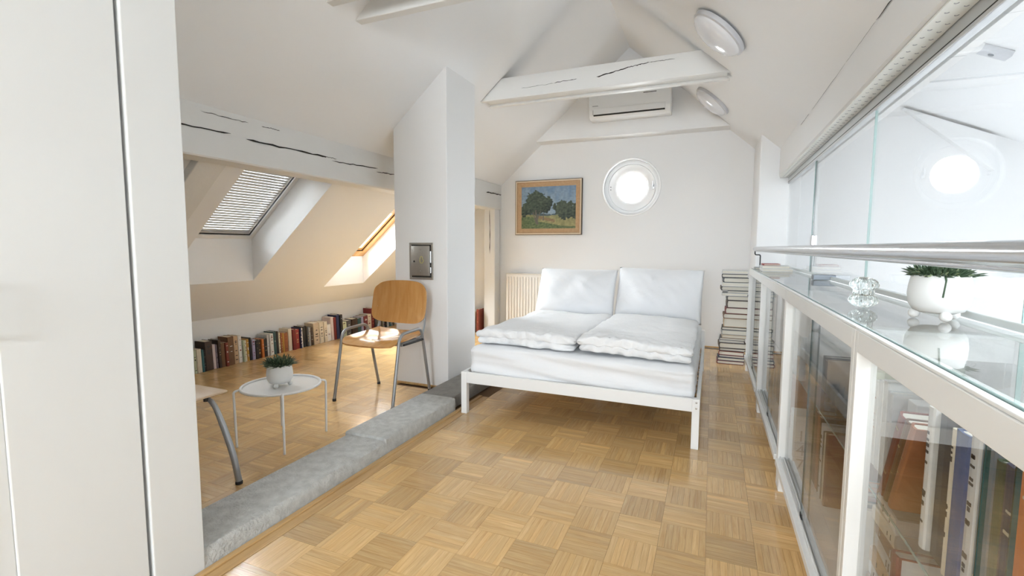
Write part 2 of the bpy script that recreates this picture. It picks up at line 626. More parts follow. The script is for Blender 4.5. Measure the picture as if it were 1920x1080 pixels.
concrete_block(0.9, 2.27, -2.06, -1.76, 0.084, CONC, 1)
concrete_block(2.262, 3.10, -2.075, -1.762, 0.101, CONC, 2, 36)
concrete_block(3.11, 5.9, -2.09, -1.80, 0.092, CONCD, 3, 60)

# ---- ceiling: left slope with two openings, right slope
SK1 = dict(y0=2.56, y1=3.447, x0=-4.305, x1=-3.06, dz=0.425)
SK2 = dict(y0=4.59, y1=5.33, x0=-4.49, x1=-3.30, dz=0.38)
cm = MB()
ys = [-4.6, SK1['y0'], SK1['y1'], SK2['y0'], SK2['y1'], YB + 0.02]
for a, b in zip(ys, ys[1:]):
    sk = SK1 if a == SK1['y0'] else SK2 if a == SK2['y0'] else None
    spans = [(XK - 0.05, sk['x0']), (sk['x1'], XR)] if sk else [(XK - 0.05, XR)]
    for x0, x1 in spans:
        cm.face([(x0, a, zl(x0)), (x1, a, zl(x1)), (x1, b, zl(x1)), (x0, b, zl(x0))])
cm.face([(XR, -4.6, ZR), (0.82, -4.6, zr(0.82)), (0.82, YB + 0.02, zr(0.82)), (XR, YB + 0.02, ZR)])
ceil = cm.build('ceiling', CEIL)
struct(ceil, 'white pitched attic ceiling with two roof slopes', 'ceiling')
# thicker lining in front of the far truss
t = 0.045
for sgn, fz, xe in ((-1, zl, -2.87), (1, zr, 0.62)):
    mb = MB()
    mb.prism([(XR, ZR - 0.001), (xe, fz(xe) - 0.001), (xe, fz(xe) - t), (XR, ZR - t)], 'y', -4.5, 4.36)
    mb.build('ceiling_lining', CEIL, ceil)
for sk, nm in ((SK1, 1), (SK2, 2)):
    mb = MB()
    x0, x1, y0, y1, dz = sk['x0'], sk['x1'], sk['y0'], sk['y1'], sk['dz']
    zt = zl(x1)
    xt = x1 - dz / SL                     # window top: reveal runs back level
    sk['xt'] = xt
    b0, b1 = zl(x0), zl(x0) + dz
    mb.face([(x0, y0, b0), (x0, y1, b0), (x0, y1, b1), (x0, y0, b1)])
    mb.face([(x1, y0, zt), (x1, y1, zt), (xt, y1, zt), (xt, y0, zt)])
    for y in (y0, y1):
        mb.face([(x0, y, b0), (x1, y, zt), (xt, y, zt), (x0, y, b1)])
    bmesh.ops.remove_doubles(mb.bm, verts=mb.bm.verts, dist=0.0005)
    mb.build('skylight_reveal', CEIL, ceil)

# ---- roof windows
ANG = math.atan(SL)


def roof_window(name, sk, m, label):
    L = (sk['xt'] - sk['x0']) / math.cos(ANG)
    yc = (sk['y0'] + sk['y1']) / 2
    hw = (sk['y1'] - sk['y0']) / 2
    e = empty(name, (sk['x0'], yc, zl(sk['x0']) + sk['dz']))
    e.rotation_euler = (0, -ANG, 0)
    struct(e, label, 'roof window')
    fw = 0.10 if m is PINE else 0.045
    # local X up the slope, Z outwards
    for (a0, a1, c0, c1) in ((0, L, -hw, -hw + fw), (0, L, hw - fw, hw), (0, fw, -hw + fw, hw - fw), (L - fw, L, -hw + fw, hw - fw)):
        MB().box(a0, a1, c0, c1, -0.01, 0.07, bevel=0.004).build('frame_bar', m, e)
    s = fw + 0.004
    sw = 0.05
    sash = MB()
    for (a0, a1, c0, c1) in ((s, L - s, -hw + s, -hw + s + sw), (s, L - s, hw - s - sw, hw - s), (s, s + sw, -hw + s + sw, hw - s - sw), (L - s - sw, L - s, -hw + s + sw, hw - s - sw)):
        sash.box(a0, a1, c0, c1, 0.012, 0.075, bevel=0.004)
    sash.build('sash', m, e)
    MB().box(s + sw, L - s - sw, -hw + s + sw, hw - s - sw, 0.045, 0.053).build('pane', GLASS, e)
    for (a0, a1, c0, c1) in ((fw, L - fw, -hw + fw, -hw + s), (fw, L - fw, hw - s, hw - fw), (fw, s, -hw + s, hw - s), (L - s, L - fw, -hw + s, hw - s)):
        MB().box(a0, a1, c0, c1, 0.002, 0.05).build('gasket', BLACKR, e)
    return e, L, hw


w1, L1, H1 = roof_window('window_1', SK1, LACQ, 'white framed roof window with a slatted blind')
w2, L2, H2 = roof_window('window_2', SK2, PINE, 'varnished pine roof window behind the chimney breast')
bl = empty('venetian_blind', w1.location)
bl.rotation_euler = w1.rotation_euler
tag(bl, 'white venetian blind lowered over the white roof window', 'blind')
hwb = H1 - 0.075
slat_mb = MB()
slat_mb.prism([(-0.0148, 0.0), (0, -0.003), (0.0148, 0.0), (0.0148, 0.0012), (0, -0.0018), (-0.0148, 0.0012)], 'y', -hwb, hwb)
slat0 = slat_mb.build('slat', BLIND, bl)
NS = 26
for k in range(NS):
    o = slat0 if k == 0 else slat0.copy()
    if k:
        COL.objects.link(o)
        o.parent = bl
    o.location = (0.105 + (L1 - 0.2) * k / (NS - 1), 0, 0.006)
    o.rotation_euler = (0, math.radians(1), 0)
MB().box(0.07, 0.092, -hwb, hwb, -0.004, 0.014, bevel=0.002).build('bottom_rail', BLIND, bl)
MB().box(L1 - 0.09, L1 - 0.05, -hwb, hwb, -0.012, 0.014, bevel=0.003).build('head_rail', BLIND, bl)
for yy in (-hwb * 0.62, hwb * 0.62):
    MB().tube([(0.08, yy, -0.008), (L1 - 0.07, yy, -0.008)], 0.0012, 6).build('ladder_cord', BLIND, bl)

# ---- round window
rw = empty('window_3', (CW, YB, CZ))
struct(rw, 'round white porthole window above the bed', 'window')
MB().lathe([(RW - 0.004, 0.05), (RW - 0.004, -0.012), (RW + 0.012, -0.012), (RW + 0.016, -0.004), (RW + 0.016, 0.0)], (0, 0, 0), 64, 'y').build('outer_ring', PVC, rw, True)
MB().lathe([(0.362, 0.10), (0.325, 0.085), (0.31, 0.085), (0.30, 0.12), (0.30, 0.18), (0.362, 0.18)], (0, 0, 0), 64, 'y').build('fixed_frame', PVC, rw, True)
MB().lathe([(0.312, 0.10), (0.30, 0.075), (0.225, 0.08), (0.196, 0.10), (0.194, 0.15), (0.312, 0.15)], (0, 0, 0), 64, 'y').build('sash_ring', PVC, rw, True)
MB().lathe([(0.0, 0.12), (0.2, 0.12)], (0, 0, 0), 48, 'y').build('pane', GLASS, rw)
for dz in (-0.018, 0.018):
    MB().lathe([(0, -0.006), (0.008, -0.004), (0.009, 0.004), (0, 0.004)], (-0.275, 0.078, dz), 12, 'y').build('hinge_screw', GREYM, rw)
lk = MB().box(0.262, 0.288, 0.05, 0.078, -0.035, 0.035, bevel=0.006)
lk.tube(fillet([(0.275, 0.055, 0), (0.275, 0.03, 0), (0.275, 0.03, 0.07)], 0.015), 0.006)
lk.build('latch', CHROME, rw, True)

# ---- timber
def crack_strip(mb, pts, n, w):
    """thin zig-zag sliver lying on a face; pts polyline, n face normal, w widths"""
    pts = [Vector(p) for p in pts]
    n = Vector(n)
    A, B = [], []
    for i, p in enumerate(pts):
        d = (pts[min(i + 1, len(pts) - 1)] - pts[max(i - 1, 0)]).normalized()
        s = n.cross(d).normalized()
        ww = w * (0.15 if i in (0, len(pts) - 1) else RND.uniform(0.6, 1.2))
        A.append(mb.bm.verts.new(p + s * ww + n * 0.0012))
        B.append(mb.bm.verts.new(p - s * ww + n * 0.0012))
    for i in range(len(pts) - 1):
        mb.bm.faces.new((A[i], A[i + 1], B[i + 1], B[i]))


def crack(parent, p0, p1, n, w, wob=0.006, k=14):
    mb = MB()
    p0, p1 = Vector(p0), Vector(p1)
    pts = [p0.lerp(p1, i / k) + Vector((0, 0, RND.uniform(-wob, wob))) for i in range(k + 1)]
    crack_strip(mb, pts, n, w)
    return mb.build('crack', CRACK, parent)


def rough_beam(name, x0, x1, y0, y1, z0, z1, axis, m, parent=None, amp=0.004, poly=None):
    """box with softened, slightly hand-hewn faces, long axis 'x' or 'y'"""
    mb = MB()
    n = 40
    cs = []
    c = 0.010
    if axis == 'y':
        sec = [(x0 + c, z0), (x1 - c, z0), (x1, z0 + c), (x1, (z0 + z1) / 2), (x1, z1 - c), (x1 - c, z1), (x0 + c, z1), (x0, z1 - c), (x0, (z0 + z1) / 2), (x0, z0 + c)]
        P = lambda s, t: (s[0], y0 + (y1 - y0) * t, s[1])
    else:
        sec = [(y0 + c, z0), (y1 - c, z0), (y1, z0 + c), (y1, (z0 + z1) / 2), (y1, z1 - c), (y1 - c, z1), (y0 + c, z1), (y0, z1 - c), (y0, (z0 + z1) / 2), (y0, z0 + c)]
        P = lambda s, t: (x0 + (x1 - x0) * t, s[0], s[1])
    g = []
    for j in range(n + 1):
        row = []
        for s in sec:
            p = Vector(P(s, j / n))
            d = noise.noise_vector(p * 2.2) * amp
            row.append(mb.bm.verts.new(p + d))
        g.append(row)
    k = len(sec)
    for j in range(n):
        for i in range(k):
            mb.bm.faces.new((g[j][i], g[j][(i + 1) % k], g[j + 1][(i + 1) % k], g[j + 1][i]))
    mb.bm.faces.new(g[0])
    mb.bm.faces.new(g[-1][::-1])
    return mb.build(name, m, parent, True)


pl_ = rough_beam('purlin_beam', -3.06, -2.86, 1.14, YB, 1.785, 2.135, 'y', BEAMP)
tag(pl_, 'white painted purlin with long dark cracks under the left slope', 'beam')
N = (1, 0, 0)
for y0, y1, z0, z1, w in ((1.5, 2.17, 1.93, 1.962, 0.005), (2.28, 3.0, 1.945, 1.955, 0.0055), (2.93, 3.1, 1.952, 1.958, 0.002), (3.05, 3.62, 1.935, 1.958, 0.004), (3.6, 3.95, 1.926, 1.94, 0.004), (1.98, 2.3, 2.05, 2.058, 0.002), (5.9, 6.4, 1.99, 2.0, 0.007), (2.4, 2.55, 2.06, 2.064, 0.002)):
    crack(pl_, (-2.857, y0, z0), (-2.857, y1, z1), N, w, 0.004)
pr_ = rough_beam('purlin_beam', 0.60, 0.80, -1.0, 5.6, 1.975, 2.30, 'y', mat('white_painted_board', (0.83, 0.83, 0.825), 0.5))
tag(pr_, 'white boxed purlin above the glass partition', 'beam')
for y0, y1, w in ((2.0, 2.5, 0.003), (3.0, 3.9, 0.0014), (4.0, 4.35, 0.0022), (2.5, 3.0, 0.001)):
    crack(pr_, (0.5955, y0, 2.198), (0.5955, y1, 2.198), (-1, 0, 0), w, 0.002)
po = rough_beam('purlin_post', -3.06, -2.88, 6.2, 6.38, 0.0, 1.80, 'y', BEAMP)
bpy.data.objects.remove(po)
pm = MB().box(-3.05, -2.875, 6.22, 6.395, 0, 1.79, bevel=0.012).build('timber_post', BEAMP)
tag(pm, 'white painted timber post beside the radiator', 'post')
mb = MB()
crack_strip(mb, [(-2.955 + RND.uniform(-.004, .004), 6.2195, 1.78 - 0.09 * i) for i in range(8)], (0, -1, 0), 0.005)
mb.build('crack', CRACK, pm)

# rafter visible under the left slope, left of the white roof window
rf = MB()
xa, xb = -4.6, -2.95
rf.prism([(xa, zl(xa) + 0.02), (xb, zl(xb) + 0.02), (xb, zl(xb) - 0.075), (xa, zl(xa) - 0.075)], 'y', 2.16, 2.36, bevel=0.006)
rf.build('rafter', BEAMP, ceil)


def tie_plank(y0, y1, z0, z1, parent, name='plank'):
    mb = MB()
    def xl(z): return XR - (ZR - 0.03 - z) / SL
    def xr_(z): return XR + (ZR - 0.03 - z) / SR
    mb.prism([(xl(z0) + 0.0, z0), (xr_(z0), z0), (xr_(z1), z1), (xl(z1), z1)], 'y', y0, y1, bevel=0.005)
    return mb.build(name, BEAMP, parent)


tb = empty('tie_beam', (XR, 4.5, 2.685))
tag(tb, 'white double-plank tie beam with a crack in front of the air conditioner', 'beam')


def off(o, e):
    o.location = -e.location
    return o


pk = off(tie_plank(4.38, 4.425, 2.685, 2.885, tb), tb)
off(tie_plank(4.43, 4.575, 2.705, 2.87, tb, 'spacer_board'), tb)
off(tie_plank(4.58, 4.63, 2.685, 2.885, tb), tb)
for xa, xb, za, zb, w in ((-1.02, -0.72, 2.776, 2.825, 0.005), (-0.74, -0.56, 2.823, 2.84, 0.0035), (-0.56, -0.35, 2.838, 2.842, 0.0018), (-1.42, -1.2, 2.775, 2.785, 0.0025), (-1.75, -1.42, 2.765, 2.772, 0.0012)):
    c_ = crack(tb, (xa, 4.3795, za), (xb, 4.3795, zb), (0, -1, 0), w, 0.003)
    off(c_, tb)
tb2 = empty('tie_beam', (XR, 2.48, 2.69))
tag(tb2, 'white pair of tie planks spanning above the concrete kerb', 'beam')
for y0, y1 in ((2.30, 2.36), (2.55, 2.615)):
    off(tie_plank(y0, y1, 2.69, 2.89, tb2), tb2)

# ---- ceiling lamps on the right slope
NRM = Vector((-SR, 0, -1)).normalized()


def dome_lamp(x, y, label):
    e = empty('ceiling_lamp', (x, y, zr(x) - (0.062 if y < 4.36 else 0.0)))
    e.rotation_euler = NRM.to_track_quat('Z', 'Y').to_euler()
    tag(e, label, 'ceiling lamp', 'round dome lamps on the right slope')
    R = 0.205
    MB().lathe([(0, 0), (R, 0), (R + 0.004, 0.006), (R + 0.004, 0.03), (R - 0.008, 0.036), (0, 0.036)], seg=48).build('base_rim', LAMPR, e, True)
    MB().lathe([(R - 0.010, 0.034)] + [((R - 0.012) * math.cos(a), 0.036 + 0.062 * math.sin(a)) for a in [i * math.pi / 2 / 10 for i in range(1, 10)]] + [(0, 0.098)], seg=48).build('opal_dome', LAMPD, e, 'all')
    return e


dome_lamp(-0.005, 3.69, 'round opal dome lamp between the two tie beams')
dome_lamp(-0.05, 5.70, 'round opal dome lamp between the tie beam and the back wall')

# ---- air conditioner
ac = empty('air_conditioner', (-0.995, 6.19, 2.835))
tag(ac, 'white wall-mounted air conditioner high on the gable', 'air conditioner')
W = 0.485
mb = MB()
mb.prism([(0, 0.0), (-0.16, 0.0), (-0.20, 0.035), (-0.215, 0.09), (-0.215, 0.28), (-0.18, 0.31), (0, 0.31)], 'x', -W, W, bevel=0.012)
mb.build('casing', ACW, ac, True)
MB().box(-W + 0.055, W - 0.06, -0.222, -0.2, 0.045, 0.115, bevel=0.004).build('louvre', ACW, ac)
MB().box(-W + 0.06, W - 0.065, -0.2175, -0.19, 0.032, 0.044).build('air_slot', CRACK, ac)
MB().box(-W + 0.052, -W + 0.055, -0.2185, -0.2, 0.045, 0.10).build('louvre_gap', CRACK, ac)
MB().box(-W + 0.045, -W + 0.115, -0.2165, -0.214, 0.145, 0.153).build('badge', GREYM, ac)
MB().box(0.17, 0.32, -0.2165, -0.214, 0.245, 0.252).build('display_slot', CRACK, ac)

# ---- radiator
rd = empty('radiator', (-2.35, YB - 0.03, 0.16))
tag(rd, 'cream ribbed panel radiator behind the bed', 'radiator')
mb = MB().box(-0.385, 0.385, -0.075, -0.02, 0, 0.70, bevel=0.008)
mb.build('panel', RADI, rd, True)
for k in range(17):
    x = -0.352 + k * 0.044
    MB().box(x - 0.011, x + 0.011, -0.088, -0.07, 0.035, 0.665, bevel=0.008).build('rib', RADI, rd, True)
MB().box(-0.385, 0.385, -0.08, -0.015, 0.70, 0.712, bevel=0.003).build('top_grille', RADI, rd)
for sx in (-0.32, 0.28):
    MB().box(sx, sx + 0.04, -0.02, 0.029, 0.25, 0.45).build('bracket', RADI, rd)

# ---- landscape painting
pt = empty('framed_painting', (-2.136, YB, 1.80))
tag(pt, 'landscape painting of trees in a gilt wooden frame', 'painting')
PW, PH = 0.487, 0.381
fr = MB()


def frame_ring(mb, w0, h0, w1, h1, d0, d1):
    q0 = [(-w0, -h0), (w0, -h0), (w0, h0), (-w0, h0)]
    q1 = [(-w1, -h1), (w1, -h1), (w1, h1), (-w1, h1)]
    for i in range(4):
        j = (i + 1) % 4
        mb.face([(q0[i][0], d0, q0[i][1]), (q0[j][0], d0, q0[j][1]), (q1[j][0], d1, q1[j][1]), (q1[i][0], d1, q1[i][1])])


frame_ring(fr, PW, PH, PW, PH, 0, -0.04)
frame_ring(fr, PW, PH, PW - 0.008, PH - 0.008, -0.04, -0.045)
fr.build('frame_outer_edge', FRAMED, pt)
fr = MB()
frame_ring(fr, PW - 0.008, PH - 0.008, PW - 0.026, PH - 0.026, -0.045, -0.043)
fr.build('frame_moulding', FRAMET, pt)
fr = MB()
frame_ring(fr, PW - 0.026, PH - 0.026, PW - 0.032, PH - 0.032, -0.043, -0.03)
frame_ring(fr, PW - 0.032, PH - 0.032, PW - 0.09, PH - 0.09, -0.032, -0.024)
fr.build('frame_liner', GOLDW, pt)
me_b = bmesh.new()
lay = me_b.loops.layers.color.new('paint')
NX, NY = 110, 84
cw, chh = PW - 0.088, PH - 0.088


def paint(u, v):
    """u right, v up, both 0..1: dusky sky, tree masses, meadow"""
    n = noise.noise(Vector((u * 7, v * 7, 1.0)))
    n2 = noise.noise(Vector((u * 26, v * 26, 4.0)))
    n3 = noise.noise(Vector((u * 14, v * 5, 9.0)))
    sky = Vector((0.17, 0.27, 0.40)).lerp(Vector((0.33, 0.42, 0.50)), min(1, max(0, 1.15 - v + 0.5 * n3)))
    c = sky
    hill = 0.37 + 0.03 * math.sin(u * 9)
    if v < hill + 0.02 * n2:
        c = Vector((0.06, 0.10, 0.12))
    if v < 0.33 + 0.015 * math.sin(u * 11) - 0.03 * u:
        c = Vector((0.22, 0.23, 0.10)).lerp(Vector((0.38, 0.34, 0.16)), min(1, max(0, 0.5 + 0.9 * n3 + 0.3 * n2)))
        if v < 0.12 + 0.07 * math.sin(u * 4 + 1) or (u < 0.3 and v < 0.3 - 0.3 * abs(u - 0.12)):
            c = Vector((0.07, 0.12, 0.05)).lerp(Vector((0.16, 0.2, 0.09)), 0.5 + 0.8 * n2)
        if abs(v - (0.27 - 0.3 * (u - 0.33))) < 0.035 and 0.3 < u < 0.62:
            c = Vector((0.25, 0.17, 0.09))
    for (cx, cy, rx, ry) in ((0.27, 0.68, 0.17, 0.22), (0.15, 0.50, 0.13, 0.14), (0.42, 0.56, 0.16, 0.18), (0.05, 0.42, 0.07, 0.13), (0.3, 0.50, 0.2, 0.14), (0.50, 0.63, 0.08, 0.12),
                             (0.72, 0.46, 0.08, 0.19), (0.78, 0.42, 0.1, 0.2), (0.90, 0.45, 0.08, 0.2), (0.84, 0.36, 0.14, 0.12), (0.98, 0.40, 0.05, 0.2), (0.615, 0.52, 0.03, 0.08)):
        d = ((u - cx) / rx) ** 2 + ((v - cy) / ry) ** 2 + 0.55 * n2 + 0.35 * n
        if d < 1:
            lit = max(0, min(1, 0.45 + 0.8 * n2 - (u - cx) / rx * 0.25 + (v - cy) / ry * 0.25))
            c = Vector((0.018, 0.033, 0.03)).lerp(Vector((0.085, 0.115, 0.075)), lit)
    for (x0, y0, x1, y1, w) in ((0.30, 0.10, 0.27, 0.45, 0.02), (0.29, 0.2, 0.36, 0.42, 0.012), (0.41, 0.2, 0.42, 0.38, 0.008), (0.285, 0.12, 0.22, 0.4, 0.012)):
        t_ = (v - y0) / (y1 - y0)
        if 0 <= t_ <= 1 and abs(u - (x0 + (x1 - x0) * t_)) < w * (1.3 - 0.6 * t_):
            c = Vector((0.13, 0.12, 0.10))
    return c * (1 + 0.22 * n2)


gv = [[me_b.verts.new((-cw + 2 * cw * i / NX, -0.022, -chh + 2 * chh * j / NY)) for i in range(NX + 1)] for j in range(NY + 1)]
for j in range(NY):
    for i in range(NX):
        f = me_b.faces.new((gv[j][i], gv[j][i + 1], gv[j + 1][i + 1], gv[j + 1][i]))
        for l in f.loops:
            c = paint((l.vert.co.x + cw) / (2 * cw), (l.vert.co.z + chh) / (2 * chh))
            l[lay] = (*[max(0, q) ** (1 / 2.2) for q in c], 1)
me = bpy.data.meshes.new('canvas')
me_b.to_mesh(me)
me_b.free()
me.materials.append(CANV)
o = bpy.data.objects.new('canvas', me)
COL.objects.link(o)
o.parent = pt

# ---- chimney hatch
ht = empty('chimney_hatch', (-2.362, 3.57, 0.958))
tag(ht, 'small worn sheet-metal soot door set in the chimney breast', 'hatch')
hw, hh = 0.1225, 0.325
fr = MB()
for a in ((-hw, hw, 0, 0.02), (-hw, hw, hh - 0.02, hh), (-hw, -hw + 0.02, 0.02, hh - 0.02), (hw - 0.02, hw, 0.02, hh - 0.02)):
    fr.box(a[0], a[1], -0.008, 0.004, a[2], a[3], bevel=0.002)
fr.build('hatch_frame', SHEETM, ht)
MB().box(-hw + 0.02, hw - 0.02, -0.0025, 0.002, 0.02, hh - 0.02).build('hatch_gap', CRACK, ht)
hd = MB().box(-hw + 0.024, hw - 0.03, -0.02, -0.003, 0.034, hh - 0.028, bevel=0.006).build('hatch_door', SHEETM, ht, True)
MB().lathe([(0, -0.024), (0.007, -0.023), (0.009, -0.02)], (-hw + 0.058, 0, 0.16), 14, 'y').build('keyhole', CRACK, hd)
for zz in (0.075, 0.265):
    MB().lathe([(0, -0.0235), (0.006, -0.022), (0.007, -0.019)], (0.0, 0, zz), 12, 'y').build('rivet', CHROME, hd)
mk = MB()
for a in range(10):
    mk.tube([(0.012 + 0.022 * math.cos(a * 0.63) * (0.6 + 0.05 * a), -0.0206, 0.175 + 0.03 * math.sin(a * 0.63)), (0.012 + 0.02 * math.cos(a * 0.63 + 0.7) * (0.6 + 0.05 * a), -0.0206, 0.175 + 0.032 * math.sin(a * 0.63 + 0.7))], 0.003, 6)
mk.build('chalk_mark', STICK, hd)
for zz in (0.06, 0.15, 0.2):
    MB().tube([(hw - 0.022, -0.012, zz), (hw - 0.022, -0.012, zz + 0.05)], 0.007, 10).build('hinge', CHROME, ht, True)

# ================================================================== BED
bed = empty('bed', (-0.868, 3.08, 0))
tag(bed, 'white double bed frame with low foot rail', 'bed')
BW, BL = 0.833, 2.08
for sx in (-1, 1):
    MB().box(min(sx * BW, sx * (BW - 0.045)), max(sx * BW, sx * (BW - 0.045)), 0, 0.045, 0, 0.318, bevel=0.003).build('leg', GLOSSW, bed)
    MB().box(min(sx * BW, sx * (BW - 0.045)), max(sx * BW, sx * (BW - 0.045)), BL - 0.045, BL, 0, 0.42, bevel=0.003).build('leg', GLOSSW, bed)
    MB().box(min(sx * BW, sx * (BW - 0.022)), max(sx * BW, sx * (BW - 0.022)), 0.045, BL - 0.045, 0.236, 0.318, bevel=0.002).build('side_rail', GLOSSW, bed)
MB().box(-BW + 0.045, BW - 0.045, 0.003, 0.025, 0.236, 0.318, bevel=0.002).build('foot_rail', GLOSSW, bed)
MB().box(-BW + 0.045, BW - 0.045, BL - 0.03, BL - 0.008, 0.236, 0.40, bevel=0.002).build('head_rail', GLOSSW, bed)
MB().box(-0.03, 0.03, 0.2, BL - 0.2, 0.205, 0.236).build('centre_beam', GLOSSW, bed)
MB().box(-0.02, 0.02, 0.95, 0.99, 0, 0.2).build('centre_leg', GLOSSW, bed)
for zz in (0.262, 0.298):
    MB().lathe([(0, -0.004), (0.006, -0.003), (0.007, 0.001)], (BW - 0.02, 0, zz), 12, 'y').build('bolt', SHEETM, bed)
for k in range(15):
    MB().box(-BW + 0.024, BW - 0.024, 0.1 + k * 0.13, 0.17 + k * 0.13, 0.238, 0.25).build('slat', OAKT, bed)


def soft_box(name, x0, x1, y0, y1, z0, z1, m, nx=40, ny=40, nz=8, r=0.05, disp=None, parent=None):
    """rounded, subdivided block with displaced skin"""
    mb = MB()
    verts = {}
    cx, cy, cz = (x0 + x1) / 2, (y0 + y1) / 2, (z0 + z1) / 2
    hx, hy, hz = (x1 - x0) / 2, (y1 - y0) / 2, (z1 - z0) / 2
    r = min(r, hx, hy, hz)
    def V(i, j, k):
        key = (i, j, k)
        if key not in verts:
            p = Vector((-hx + 2 * hx * i / nx, -hy + 2 * hy * j / ny, -hz + 2 * hz * k / nz))
            q = Vector((max(-hx + r, min(hx - r, p.x)), max(-hy + r, min(hy - r, p.y)), max(-hz + r, min(hz - r, p.z))))
            d = p - q
            if d.length > 1e-6:
                nrm = d.normalized()
                p = q + nrm * r
            else:
                nrm = Vector((0, 0, 1))
            p = p + Vector((cx, cy, cz))
            if disp:
                p = disp(p, nrm)
            verts[key] = mb.bm.verts.new(p)
        return verts[key]
    def quad(*ks):
        mb.bm.faces.new([V(*q) for q in ks])
    for i in range(nx):
        for j in range(ny):
            quad((i, j, nz), (i + 1, j, nz), (i + 1, j + 1, nz), (i, j + 1, nz))
            quad((i, j, 0), (i, j + 1, 0), (i + 1, j + 1, 0), (i + 1, j, 0))
    for i in range(nx):
        for k in range(nz):
            quad((i, 0, k), (i + 1, 0, k), (i + 1, 0, k + 1), (i, 0, k + 1))
            quad((i, ny, k), (i, ny, k + 1), (i + 1, ny, k + 1), (i + 1, ny, k))
    for j in range(ny):
        for k in range(nz):
            quad((0, j, k), (0, j, k + 1), (0, j + 1, k + 1), (0, j + 1, k))
            quad((nx, j, k), (nx, j + 1, k), (nx, j + 1, k + 1), (nx, j, k + 1))
    return mb.build(name, m, parent, 'all')


def mattress_disp(p, n):
    q = Vector(p)
    if n.y < -0.3:      # long sagging sheet folds on the foot end
        t = (p.z - 0.27) / 0.22
        sag = math.sin((p.x + 0.87) * 2.0)
        q.y += 0.026 * noise.noise(Vector((p.x * 1.4, p.z * 15 + sag * 1.2, 2))) + 0.012 * noise.noise(Vector((p.x * 3, p.z * 34 + sag * 2, 5)))
        if p.x > -0.3:  # upright gathers near the corner
            q.y += 0.010 * math.sin(p.x * 55 + p.z * 6) * (p.x + 0.3) * 3
    if n.x > 0.3 or n.x < -0.3:
        q.x += 0.007 * noise.noise(Vector((p.y * 9, p.z * 9, 3)))
    if n.z > 0.3:
        q.z += 0.006 * noise.noise(Vector((p.x * 3, p.y * 3, 8)))
        q.z -= 0.02 * max(0, (p.x + 0.5)) * (1 if p.y < 3.4 else 0.6)
    return q


mt = soft_box('mattress', -1.668, -0.068, 3.135, 5.06, 0.254, 0.503, LINEN, 90, 60, 18, 0.055, mattress_disp)
tag(mt, 'thick mattress in a white fitted sheet on the bed frame', 'mattress')


def duvet(x0, x1, y0, y1, zb, seed, label, tilt):
    e = empty('folded_duvet', ((x0 + x1) / 2, y0, zb))
    tag(e, label, 'duvet', 'folded duvets on the bed')
    def mk(h0, h1, grow, sd):
        def disp(p, n):
            q = Vector(p)
            w = p - Vector((x0, y0, 0))
            edge = min(p.x - x0, x1 - p.x, y1 - p.y)
            amp = 1.0 if n.z > -0.2 else 0.35
            q.z += amp * (0.014 * noise.noise(Vector((p.x * 3.2, p.y * 3.2, sd))) + 0.008 * noise.noise(Vector((p.x * 9, p.y * 9, sd + 3))))
            if n.z > 0.2:
                dome = max(0, min(1, edge / 0.18))
                q.z += 0.022 * math.sin(dome * math.pi / 2) - 0.012
                q.z += 0.016 * noise.noise(Vector((p.x * 20, p.y * 20, sd))) * max(0, 1 - (p.y - y0) / 0.4)
            if n.y < -0.2:
                q.y += 0.034 * noise.noise(Vector((p.x * 4, sd, 1))) + 0.022 * noise.noise(Vector((p.x * 20, p.z * 26, sd)))
                q.z += 0.012 * noise.noise(Vector((p.x * 15, sd, 4)))
            q.x += 0.012 * noise.noise(Vector((p.y * 5, p.z * 12, sd + 7)))
            q.z += tilt * (p.x - (x0 + x1) / 2)
            q.z -= 0.02 * max(0, p.y - y1 + 0.3)
            return q - Vector(e.location)
        return disp
    soft_box('lower_fold', x0 + 0.012, x1 - 0.012, y0 + 0.012, y1 - 0.02, zb, zb + 0.052, QUILT, 70, 90, 6, 0.029, mk(0, 0, 0, seed), e)
    soft_box('upper_fold', x0, x1, y0, y1, zb + 0.046, zb + 0.098, QUILT, 76, 96, 6, 0.03, mk(0, 0, 0, seed + 11), e)
    return e


duvet(-1.655, -0.862, 3.21, 4.60, 0.514, 2.3, 'white quilted duvet folded on the chimney side of the bed', 0.0)
duvet(-0.848, -0.085, 3.17, 4.60, 0.520, 6.1, 'white quilted duvet folded on the cabinet side of the bed', -0.035)


